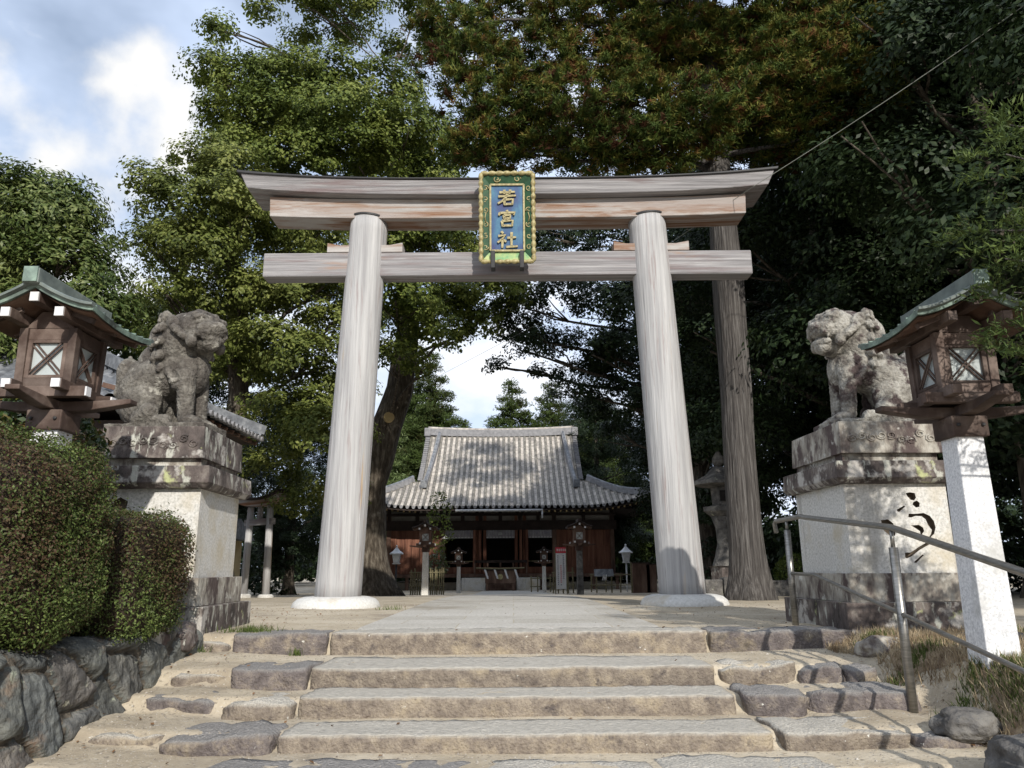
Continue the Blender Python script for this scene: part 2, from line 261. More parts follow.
    def build(s, name, m, parent=None, bevel=0, smooth=False, world=False, rough=0, sub=0, loc=(0, 0, 0)):
        me = bpy.data.meshes.new(name); off = Vector(parent.location) if (world and parent) else Vector((0, 0, 0))
        me.from_pydata([tuple((v*s.k)-off) for v in s.v], [], s.f); me.validate(); me.update()
        bm = bmesh.new(); bm.from_mesh(me)
        bmesh.ops.recalc_face_normals(bm, faces=bm.faces)
        if rough:
            bmesh.ops.subdivide_edges(bm, edges=bm.edges[:], cuts=sub or 3, use_grid_fill=True)
            for v in bm.verts:
                n3 = noise.noise_vector(v.co*3.1+off)*rough+noise.noise_vector(v.co*9+off)*rough*.4; v.co += n3
        bm.to_mesh(me); bm.free()
        o = link(name, me, m, parent, loc)
        if bevel:
            md = o.modifiers.new('bevel', 'BEVEL'); md.width = bevel; md.segments = 2; md.limit_method = 'ANGLE'
        if smooth: me.shade_smooth()
        return o
def stroke(pts, w0, w1=None, wm=None):
    """brush stroke outline (closed polygon) around a polyline with changing width"""
    w1 = w0 if w1 is None else w1; L = []; Rr = []; n = len(pts)
    for i, (x, y) in enumerate(pts):
        a = pts[max(i-1, 0)]; b = pts[min(i+1, n-1)]; dx, dy = b[0]-a[0], b[1]-a[1]; l = math.hypot(dx, dy) or 1
        t = i/(n-1); wd = (w0*(1-t)+w1*t) if wm is None else (w0*(1-t)*(1-t)+2*wm*t*(1-t)*1.6+w1*t*t)
        nx, ny = -dy/l*wd/2, dx/l*wd/2; L.append((x+nx, y+ny)); Rr.append((x-nx, y-ny))
    return L+Rr[::-1]

# ---------------------------------------------------------------- ground
STEPS = [(7.0, 0.0, -.175), (5.98, -.175, -.307), (5.50, -.307, -.425), (4.90, -.425, -.516), (4.33, -.516, -.66), (3.75, -.66, -.80), (3.2, -.80, -.95)]
def stairz(Y):
    z = -.95 - .5*sm(2.6, -6, Y) if Y < 3.2 else 0
    if Y >= 3.2:
        z = 0
        for ye, zt, zb in STEPS:
            z += (zb-zt)*(1-sm(ye+.03, ye+.16, Y))
    return z
def gh(X, Y):
    far = -.46*sm(12, 36, Y)
    s = stairz(Y)
    if Y < 8:
        n = noise.noise(Vector((X*1.3, Y*1.3, 0)))*.03+noise.noise(Vector((X*5, Y*5, 3)))*.014+noise.noise(Vector((X*13, Y*13, 6)))*.007
        edge = max(sm(-1.7, -2.6, X), sm(1.8, 2.6, X))
        soft = -.165*max(0, (7.05-Y))*1.0 if Y < 7.05 else 0
        soft = max(soft, -1.4)
        s = s*(1-.16*edge)+(soft+.03)*.16*edge if Y < 7.05 else s
        bank = -.03-.10*sm(5.4, 4.0, Y)-.55*sm(3.9, 2.2, Y)+noise.noise(Vector((X*2, Y*2, 5)))*.04
        s = s*(1-sm(2.80, 3.10, X))+bank*sm(2.80, 3.10, X) if Y < 7.3 else s
        if X < -2.78 and Y < 7.0: s = .04*sm(-2.78, -2.9, X)+s*(1-sm(-2.78, -2.9, X))
        s += n*(.35+.65*edge if Y > 3 else .5)*(1-.8*sm(6.8, 7.1, Y))
    elif Y < 60:
        if abs(X) > 1.6: s += .03*noise.noise(Vector((X*.5, Y*.5, 0)))*min(1, (abs(X)-1.6))
    return s+far
def axis(lo, hi, step, l0, h0):
    a = list(np.arange(lo, hi+1e-6, step)); d = step
    x = lo
    while x > l0: d *= 1.22; x -= d; a.insert(0, x)
    x = hi; d = step
    while x < h0: d *= 1.22; x += d; a.append(x)
    return a
xs = axis(-4, 4.4, .05, -420, 420); ys = axis(2.4, 8.2, .04, -200, 700)
g = MB(); g.grid([[(x, y, gh(x, y)) for x in xs] for y in ys])
go = g.build('ground', M['soil'], smooth=True); tag(go, kind='structure')
pa = MB(); rows = list(np.arange(7.12, 37.6, .5))
pa.grid([[(x, y, gh(0, y)+.014) for x in (-1.48+.0*y, -.75, 0, .75, 1.38)] for y in rows])
tag(pa.build('path', M['paving']), kind='structure')

bk = MB(); bk.grid([[(x, y, gh(x, y)+.008) for x in np.arange(2.95+.08*math.sin(y*5)+(0 if y < 6.7 else .2), 8.6, .06)][:92] for y in np.arange(3.0, 7.06, .06)])
tag(bk.build('bank', M['bed'], smooth=True), kind='structure')

# ---------------------------------------------------------------- stone steps
st = empty('stone_stairs', (0, 4.9, -.95)); tag(st, 'flight of worn granite steps half buried in sand leading up to the gate', 'stairs')
def block(x0, x1, ye, ztop, h, dep, m, rgh=.009, skew=0, dz=0):
    mb = MB(); nx = max(3, int((x1-x0)/.045)); ny = 8; nz = 6
    bm = bmesh.new(); bmesh.ops.create_cube(bm, size=1)
    bmesh.ops.subdivide_edges(bm, edges=[e for e in bm.edges if abs((e.verts[0].co-e.verts[1].co).x) > .5], cuts=nx)
    bmesh.ops.subdivide_edges(bm, edges=[e for e in bm.edges if abs((e.verts[0].co-e.verts[1].co).y) > .5], cuts=ny, use_grid_fill=True)
    bmesh.ops.subdivide_edges(bm, edges=[e for e in bm.edges if abs((e.verts[0].co-e.verts[1].co).z) > .5], cuts=nz, use_grid_fill=True)
    sd_ = x0*7+ye*3; rr = .016+rgh*.5
    for v in bm.verts:
        fx, fy, fz = v.co
        p = Vector((x0+(fx+.5)*(x1-x0), ye+(fy+.5)*dep, ztop-h+(fz+.5)*h))
        # round the edges
        c = Vector((min(max(p.x, x0+rr), x1-rr), min(max(p.y, ye+rr), ye+dep-rr), min(max(p.z, ztop-h+rr), ztop-rr*.55)))
        d = p-c
        if d.length > 1e-6 and sum(abs(k) > 1e-5 for k in d) > 1: p = c+d.normalized()*max(abs(d.x), abs(d.y), abs(d.z))
        nv = noise.noise_vector(Vector((p.x*2.3+sd_, p.y*2.3, p.z*2.3)))*rgh+noise.noise_vector(Vector((p.x*9, p.y*9+sd_, p.z*9)))*rgh*.6+noise.noise_vector(Vector((p.x*26, p.y*26+sd_, p.z*26)))*.007
        p += nv; p.z += skew*(fx)*.5
        if rgh > .03:    # chipped ends
            p.y += .10*max(0, abs(fx)*2-.75)*(1 if fy < 0 else 0); p.z -= .06*max(0, abs(fx)*2-.7)
        v.co = p-st.location
    me = bpy.data.meshes.new('step_block'); bm.to_mesh(me); bm.free(); me.shade_smooth()
    return link('step_block', me, m, st)
B = block; G, D = M['step'], M['stepdark']
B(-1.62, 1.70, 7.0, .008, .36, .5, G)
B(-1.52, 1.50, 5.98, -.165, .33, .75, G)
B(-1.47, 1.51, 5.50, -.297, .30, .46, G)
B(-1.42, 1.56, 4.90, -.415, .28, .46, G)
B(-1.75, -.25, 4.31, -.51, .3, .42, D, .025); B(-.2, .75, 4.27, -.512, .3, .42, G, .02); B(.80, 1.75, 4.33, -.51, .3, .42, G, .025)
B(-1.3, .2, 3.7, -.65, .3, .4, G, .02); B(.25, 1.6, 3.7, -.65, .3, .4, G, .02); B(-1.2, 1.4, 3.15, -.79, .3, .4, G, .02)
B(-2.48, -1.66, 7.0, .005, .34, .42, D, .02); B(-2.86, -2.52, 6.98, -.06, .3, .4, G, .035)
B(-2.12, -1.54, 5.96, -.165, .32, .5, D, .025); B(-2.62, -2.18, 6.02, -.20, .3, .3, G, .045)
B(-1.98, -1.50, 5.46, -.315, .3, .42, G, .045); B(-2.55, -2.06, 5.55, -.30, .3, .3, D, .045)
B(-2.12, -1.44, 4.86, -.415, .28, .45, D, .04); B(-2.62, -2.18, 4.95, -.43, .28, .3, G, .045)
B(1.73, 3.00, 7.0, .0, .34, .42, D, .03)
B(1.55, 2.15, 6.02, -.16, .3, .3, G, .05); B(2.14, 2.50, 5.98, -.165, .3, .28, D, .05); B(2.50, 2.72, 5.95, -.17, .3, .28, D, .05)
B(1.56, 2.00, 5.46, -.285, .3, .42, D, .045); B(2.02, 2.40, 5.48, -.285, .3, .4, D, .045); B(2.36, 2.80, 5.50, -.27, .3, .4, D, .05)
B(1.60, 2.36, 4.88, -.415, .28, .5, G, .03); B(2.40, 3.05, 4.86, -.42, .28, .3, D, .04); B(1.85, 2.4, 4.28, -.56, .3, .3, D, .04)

# ---------------------------------------------------------------- left retaining wall of fitted boulders
def rubble_wall():
    Y0, Y1, Z0, Z1 = 2.0, 6.95, -1.25, .12; du = .022
    us = np.arange(Y0, Y1, du); vs = np.arange(Z0, Z1+du, du); pts = []
    r = random.Random(11); row = 0
    z = Z0
    while z < Z1+.3:
        y = Y0-.3+(.2 if row % 2 else 0)
        while y < Y1+.3: pts.append((y+r.uniform(-.16, .16), z+r.uniform(-.15, .15), r.random(), r.uniform(-.5, .5), r.uniform(-.5, .5))); y += r.uniform(.34, .62)
        z += .37; row += 1
    Pc = np.array(pts); U, V = np.meshgrid(us, vs)
    # a slanting fit: shear the plane so joints lean as in rough masonry
    dx = (U[..., None]-Pc[:, 0])+.35*(V[..., None]-Pc[:, 1]); dz = (V[..., None]-Pc[:, 1])*.8
    wob = np.vectorize(lambda a, b: noise.noise(Vector((a*6, b*6, 0))))(U, V)*.05
    d = np.sqrt(dx*dx+dz*dz)+wob[..., None]*.6
    idx = np.argsort(d, axis=2)[..., :2]; d1 = np.take_along_axis(d, idx[..., :1], 2)[..., 0]; d2 = np.take_along_axis(d, idx[..., 1:2], 2)[..., 0]
    e = np.clip((d2-d1)/.09, 0, 1); c = idx[..., 0]; bul = np.minimum(1, e*1.8)*.06
    tilt = Pc[c, 3]*(U-Pc[c, 0])*.35+Pc[c, 4]*(V-Pc[c, 1])*.35
    mb = MB(); P = []
    for i in range(len(vs)):
        rw = []
        for j in range(len(us)):
            n = noise.noise(Vector((us[j]*14, vs[i]*14, 1)))*.018+abs(noise.noise(Vector((us[j]*7, vs[i]*7, 4))))*.03+noise.noise(Vector((us[j]*4, vs[i]*4, 7)))*.03
            x = -2.80+bul[i, j]+(tilt[i, j]+n)*e[i, j]-vs[i]*.13
            if i >= len(vs)-3: x -= (.03, .07, .16)[i-(len(vs)-3)]
            rw.append((x, us[j], vs[i]+(.012*math.sin(us[j]*9) if i > len(vs)-8 else 0)))
        P.append(rw)
    cap = [(-3.25, us[j], Z1-.02) for j in range(len(us))]; P.append(cap)
    mb.grid(P); o = empty('retaining_wall', (-2.8, 4.5, -1.0))
    m = mb.build('stone_face', None, o, world=True, smooth=True)
    a = m.data.attributes.new('cell', 'FLOAT', 'POINT'); vals = [Pc[c[i, j], 2]*(1 if e[i, j] > .25 else -1) for i in range(len(vs)) for j in range(len(us))]+[.5]*len(us)
    a.data.foreach_set('value', vals)
    mt = mat('fitted_wall_stone', [(.055, .055, .055), (.12, .12, .118), (.23, .225, .21)], 6, rough=.95, bump=1, bscale=22, second=[((.34, .35, .29), 7, .62, .68), ((.20, .15, .12), 3, .6, .7)], dist=.03)
    t = mt.node_tree; L = t.links.new; b = t.nodes['Principled BSDF']; src = b.inputs['Base Color'].links[0].from_socket
    at_ = t.nodes.new('ShaderNodeAttribute'); at_.attribute_name = 'cell'; rp = t.nodes.new('ShaderNodeValToRGB'); el = rp.color_ramp.elements
    el[0].position = 0; el[0].color = (.8, .70, .58, 1); el[1].position = 1; el[1].color = (1.5, 1.5, 1.42, 1)
    for p_, c_ in ((.02, (.8, .82, .78, 1)), (.4, (1.0, 1.05, 1.0, 1)), (.6, (1.15, 1.06, 1.0, 1)), (.8, (.9, .98, 1.0, 1))): q = el.new(p_); q.color = c_
    L(at_.outputs['Fac'], rp.inputs[0]); mx = t.nodes.new('ShaderNodeMix'); mx.data_type = 'RGBA'; mx.blend_type = 'MULTIPLY'; mx.inputs['Factor'].default_value = 1
    L(src, mx.inputs['A']); L(rp.outputs[0], mx.inputs['B']); L(mx.outputs['Result'], b.inputs['Base Color']); m.data.materials.append(mt)
    return o
tag(rubble_wall(), 'retaining wall of dark fitted rubble stones below the clipped hedges', 'wall')
def boulder(name, c, r, m, label, seed=0, group=None):
    bm = bmesh.new(); bmesh.ops.create_icosphere(bm, subdivisions=5, radius=1)
    for v in bm.verts:
        n = v.co.normalized(); k = 1+.28*noise.noise(n*1.3+Vector((seed, 0, 0)))+.12*noise.noise(n*3.5+Vector((seed, 2, 0)))+.03*noise.noise(n*11)
        p = n*k; p = Vector([math.copysign(abs(q)**.8, q) for q in p]); v.co = Vector((p.x*r[0], p.y*r[1], p.z*r[2]))
    me = bpy.data.meshes.new(name); bm.to_mesh(me); bm.free(); me.shade_smooth(); o = link(name, me, m, None, c); tag(o, label, 'rock', group); return o
boulder('boulder', (-2.93, 6.25, .03), (.18, .22, .13), M['lichen_pale'], 'pale lichened rounded stone on top of the retaining wall end', 1)
boulder('boulder', (-2.82, 6.68, .0), (.14, .17, .13), M['lichen'], 'purple grey stone between the pale rounded stone and the left pedestal', 3)
boulder('boulder', (2.64, 4.15, -.48), (.22, .28, .18), M['boulder'], 'large dark boulder in the bottom right corner beside the steps', 5)
boulder('boulder', (2.72, 4.92, -.38), (.17, .13, .09), M['boulder'], 'dark boulder in dry grass right of the lower handrail post', 8)
boulder('boulder', (3.04, 6.45, -.10), (.24, .18, .10), M['lichen_pale'], 'low pale flat rock in dry grass before the right pedestal', 12)
boulder('boulder', (3.75, 6.2, -.07), (.35, .2, .12), M['boulder'], 'half buried dark rock left of the right lantern post foot', 15)

# ---------------------------------------------------------------- torii gate
TX, TY = -.05, 12.0
tg = empty('torii_gate', (TX, TY, 0)); tag(tg, 'large weathered grey wooden shrine gate standing over the path above the steps', 'shrine gate')
def pillar(sx):
    mb = MB(); pts = []; rs = []; n = 40; b = 0
    for i in range(25):
        t = i/24; pts.append((sx*(2.64-.25*t), 0, .10+6.32*t)); rs.append(.352-.035*t)
    mb.tube(pts, rs, 48); 
    o = mb.build('pillar', M['pillar'], tg, smooth=True); return o
for sx in (-1, 1):
    pillar(sx)
    prof = [(.66, -.1), (.665, .02), (.64, .08), (.58, .13), (.48, .158), (.34, .165)]
    MB().lathe(prof, (sx*2.66, 0, 0), 48).build('base_stone', M['whitestone'], tg, smooth=True, rough=0)
    ring = MB().tube([(sx*2.391, 0, 6.385), (sx*2.389, 0, 6.415)], [.335, .335], 48); ring.build('collar', M['iron'], tg)
def curved_beam(name, hw0, hw1, zb, zt, y0, y1, m, rise, endcut=0, n=60, topover=0):
    """beam symmetric about x=0; bottom half-width hw0, top half-width hw1; ends sweep up by rise"""
    mb = MB(); sec = []
    for i in range(n+1):
        u = -1+2*i/n; c = rise*abs(u)**3.2
        xb, xt = u*hw0, u*hw1
        sec.append([(xb, y0, zb+c*.85), (xt, y0-topover, zt+c), (xt, y1+topover, zt+c), (xb, y1, zb+c*.85)])
    for s_ in sec: mb.v += [Vector(q) for q in s_]
    for i in range(n):
        a = i*4
        for k in range(4): mb.f.append((a+k, a+4+k, a+4+(k+1) % 4, a+(k+1) % 4))
    mb.f += [(0, 1, 2, 3), (n*4+3, n*4+2, n*4+1, n*4)]
    return mb.build(name, m, tg, bevel=.012)
curved_beam('top_lintel', 4.40, 4.52, 6.685, 6.925, -.42, .42, M['beam'], .17, topover=.05)
curved_beam('roof_capping', 4.56, 4.58, 6.928, 6.955, -.50, .50, M['iron'], .175)
curved_beam('second_lintel', 4.04, 4.06, 6.33, 6.682, -.25, .25, M['beam_orange'], .07)
MB().box(-4.12, 4.10, -.16, .16, 5.33, 5.755).build('tie_beam', M['beam'], tg, bevel=.02)
for sx in (-1, 1):
    for s2 in (-1, 1):
        c = sx*2.42+s2*.42; i = .24*1
        mb = MB(); a0, a1 = (c-i*.9, c+i*.9); zo = .17
        mb.prism([(a0, 0), (a1, 0), (a1, zo if s2 > 0 else zo*.75), (c, zo*.75), (a0, zo*.75 if s2 > 0 else zo)], (0, -.17, 5.757), n=(0, 1, 0), d=.3)
        mb.build('wedge', M['beam_orange'], tg, bevel=.008)
# name tablet
tb = empty('name_tablet', (-.06, 11.52, 5.42)); tb.rotation_euler = (R(7), 0, 0)
tag(tb, 'blue and gold name tablet in scalloped green frame hanging at the middle of the gate', 'sign')
W2, H = .43, 1.50
MB().box(-W2+.03, W2-.03, .0, .08, .02, H-.02).build('back_panel', M['green'], tb)
fr = MB()                                                           # scalloped gilded edge
def scal(p0, p1, n):
    p0 = Vector(p0); p1 = Vector(p1)
    pts = []; rs = []
    for i in range(n*6+1):
        t = i/(n*6); pts.append(p0.lerp(p1, t)); rs.append(.024+.018*abs(math.sin(math.pi*t*n)))
    fr.tube(pts, rs, 10)
scal((-W2, -.05, 0), (W2, -.05, 0), 7); scal((-W2, -.05, H), (W2, -.05, H), 7); scal((-W2, -.05, 0), (-W2, -.05, H), 13); scal((W2, -.05, 0), (W2, -.05, H), 13)
fr.build('scalloped_frame', M['gold'], tb, smooth=True)
IX, I0, I1 = .275, .19, H-.19
for nm, q in (('border', [(-W2, 0), (-IX, I0), (-IX, I1), (-W2, H)]), ('border', [(W2, 0), (W2, H), (IX, I1), (IX, I0)]), ('border', [(-W2, H), (-IX, I1), (IX, I1), (W2, H)])):
    v = [Vector((x, -.05 if abs(x) == W2 else .0, z)) for x, z in q]; mb = MB(); mb.v = v+[p+Vector((0, .03, 0)) for p in v]; mb.f = [(0, 1, 2, 3), (4, 5, 6, 7), (0, 4, 5, 1), (1, 5, 6, 2), (2, 6, 7, 3), (3, 7, 4, 0)]
    mb.build(nm, M['green'], tb)
mb = MB(); v = [Vector((-W2, -.05, 0)), Vector((W2, -.05, 0)), Vector((IX, 0, I0)), Vector((-IX, 0, I0))]; mb.v = v+[p+Vector((0, .03, 0)) for p in v]; mb.f = [(0, 1, 2, 3), (4, 5, 6, 7), (0, 4, 5, 1), (1, 5, 6, 2), (2, 6, 7, 3), (3, 7, 4, 0)]
mb.build('lower_ledge', M['mint'], tb)
mb = MB()
for a, b in (((-IX, I0), (IX, I0)), ((-IX, I1), (IX, I1)), ((-IX, I0), (-IX, I1)), ((IX, I0), (IX, I1))): mb.bar((a[0], -.03, a[1]), (b[0], -.03, b[1]), .03, .03, (0, 1, 0))
mb.build('inner_trim', M['gold'], tb)
MB().box(-IX, IX, -.018, .0, I0, I1).build('blue_panel', M['blue'], tb)
def spiral(cx, cz, r, turns, d, a0):
    return [(cx+r*(1-.75*k/20)*math.cos(a0+d*turns*2*math.pi*k/20), -.045+.02*(abs(cx) < .36), cz+r*(1-.75*k/20)*math.sin(a0+d*turns*2*math.pi*k/20)) for k in range(21)]
def scw(p, w_): MB().tube(p, w_, 6).build('scroll', M['gold'], tb, smooth=True)
for sx in (-1, 1):
    for k, cz in enumerate((.27, .47, .68, .95, 1.15, 1.35)): scw(spiral(sx*.355, cz*.93, .05, 1.2, sx*(-1 if k % 2 else 1), 1.2*k), .009)
    for cz in (.81,): scw([(sx*.35, -.04, cz*.93-.08), (sx*.365, -.045, cz*.93), (sx*.345, -.04, cz*.93+.08)], .008)
    scw(spiral(sx*.17, H-.09, .06, 1.3, sx, 0), .010)
CH = {0: [[(.12, .82), (.5, .83), (.9, .85)], [(.36, .97), (.37, .72)], [(.66, .98), (.62, .73)], [(.06, .58), (.5, .60), (.95, .63)], [(.52, .73), (.42, .48), (.26, .30), (.04, .16)], [(.36, .38), (.38, .06)], [(.36, .38), (.6, .40), (.80, .41), (.76, .08)], [(.37, .11), (.77, .12)]],
      1: [[(.48, 1.0), (.53, .87)], [(.14, .86), (.09, .68)], [(.13, .83), (.5, .85), (.90, .86), (.82, .70)], [(.33, .69), (.35, .48)], [(.33, .69), (.67, .71), (.64, .49)], [(.34, .51), (.65, .52)], [(.5, .50), (.44, .36)], [(.24, .36), (.27, .03)], [(.24, .36), (.5, .37), (.78, .38), (.74, .04)], [(.26, .08), (.75, .08)]],
      2: [[(.20, .98), (.30, .86)], [(.05, .71), (.40, .76), (.22, .50), (.02, .33)], [(.25, .54), (.26, .28), (.25, .0)], [(.33, .48), (.44, .36)], [(.50, .60), (.72, .61), (.94, .64)], [(.72, .93), (.71, .5), (.71, .09)], [(.44, .06), (.72, .08), (1.02, .10)]]}
for k in range(3):
    mb = MB(); cz = I1-.37-k*.355; s_ = .285
    for stx in CH[k]: mb.prism([((x-.5)*s_*1.15, z*s_) for x, z in stroke(stx, .135, .10)], (0, -.022, cz), d=.03)
    mb.build('gold_character', M['gold'], tb)
for sx in (-1, 1): MB().box(sx*.235-.035, sx*.235+.035, -.12, .12, -.12, .17).build('bracket', M['iron'], tb, bevel=.01)

# ---------------------------------------------------------------- lion-dog pedestals
def carve(obj, cutter):
    md = obj.modifiers.new('c', 'BOOLEAN'); md.operation = 'DIFFERENCE'; md.object = cutter; md.solver = 'EXACT'
    bpy.context.view_layer.update(); dg = bpy.context.evaluated_depsgraph_get(); me = bpy.data.meshes.new_from_object(obj.evaluated_get(dg))
    obj.modifiers.clear(); obj.data = me; bpy.data.objects.remove(cutter)
def px(pts): return [((x/7.68+860-849)*.00935, (575-(y/7.68+480))*.00935) for x, y in pts]
def pedestal(cx, rz, strokes, label):
    p = empty('stone_pedestal', (cx, 7.72, 0), rz); tag(p, label, 'pedestal', None)
    y0 = -.62; wd = .49
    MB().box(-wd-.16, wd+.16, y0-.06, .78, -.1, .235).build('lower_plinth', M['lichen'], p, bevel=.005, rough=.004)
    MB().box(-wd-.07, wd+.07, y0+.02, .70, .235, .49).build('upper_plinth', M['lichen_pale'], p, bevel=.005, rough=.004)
    b = MB().box(-wd, wd, y0+.08, .60, .49, 1.31).build('inscribed_block', M['concrete'], p)
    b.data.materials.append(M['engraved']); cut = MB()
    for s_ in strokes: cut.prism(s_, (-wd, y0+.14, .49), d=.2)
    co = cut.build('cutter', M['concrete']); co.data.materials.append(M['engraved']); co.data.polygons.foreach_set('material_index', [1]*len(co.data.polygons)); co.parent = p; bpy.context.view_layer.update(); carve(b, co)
    # undercut cornice
    mb = MB().frust(1.312, 1.36, (-wd-.06, wd+.06, y0+.02, .66), (-wd-.10, wd+.10, y0-.03, .70)); mb.frust(1.36, 1.52, (-wd-.10, wd+.10, y0-.03, .70), (-wd-.09, wd+.09, y0-.02, .69))
    mb.build('cornice', M['lichen'], p, bevel=.005, rough=.004)
    MB().box(-wd+.03, wd-.03, y0+.10, .58, 1.522, 1.622).build('neck', M['lichen_pale'], p)
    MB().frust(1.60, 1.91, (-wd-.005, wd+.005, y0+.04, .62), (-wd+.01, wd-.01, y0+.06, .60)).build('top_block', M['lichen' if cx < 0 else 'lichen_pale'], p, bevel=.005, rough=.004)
    mb = MB(); r = random.Random(3)
    for k in range(9):
        c = -wd+.12+k*.095; z = 1.76+r.uniform(-.04, .04); q = [(c+.05*(1-.7*t/12)*math.cos(t*.8+k), y0+.045, z+.04*(1-.7*t/12)*math.sin(t*.8+k)) for t in range(13)]
        mb.tube(q, .010, 6)
    mb.build('carved_relief', M['lichen' if cx < 0 else 'lichen_pale'], p)
    return p
RS = [px([(400, 130), (430, 122), (470, 128), (476, 165), (458, 186), (430, 180), (408, 152)]), px([(452, 196), (480, 186), (500, 205), (492, 235), (465, 240), (440, 215)]), px([(316, 270), (312, 255), (375, 224), (382, 232), (330, 272)]),
      px([(178, 335), (235, 328), (270, 358), (284, 400), (275, 452), (240, 460), (190, 410)]),
      px([(395, 312), (402, 286), (450, 288), (520, 282), (565, 304), (592, 345), (598, 392), (580, 440), (540, 472), (522, 482), (555, 440), (566, 410), (540, 372), (528, 330), (500, 306), (450, 304), (420, 316)]),
      px([(408, 376), (470, 372), (500, 392), (505, 420), (488, 438), (470, 478), (446, 470), (474, 455), (472, 420), (445, 400)]),
      px([(330, 616), (334, 580), (380, 578), (450, 536), (520, 500), (592, 474), (604, 500), (580, 512), (530, 520), (450, 560), (384, 606), (345, 622)]), px([(396, 655), (398, 645), (470, 592), (476, 600), (412, 656)])]
LS = [px([(x, y) for x, y in q]) for q in ([(60, 150), (110, 120), (170, 150), (160, 220), (110, 260), (60, 220)], [(100, 330), (190, 270), (270, 300), (240, 330), (180, 310), (140, 360)], [(420, 300), (470, 240), (560, 210), (640, 250), (650, 300), (600, 280), (540, 260), (480, 290), (440, 340)], [(300, 500), (400, 440), (520, 420), (520, 450), (420, 470), (320, 530)])]
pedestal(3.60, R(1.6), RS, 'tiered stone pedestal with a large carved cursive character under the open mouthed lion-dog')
pedestal(-3.47, R(2.2), LS[:2], 'tiered dark stained stone pedestal behind the low hedge')

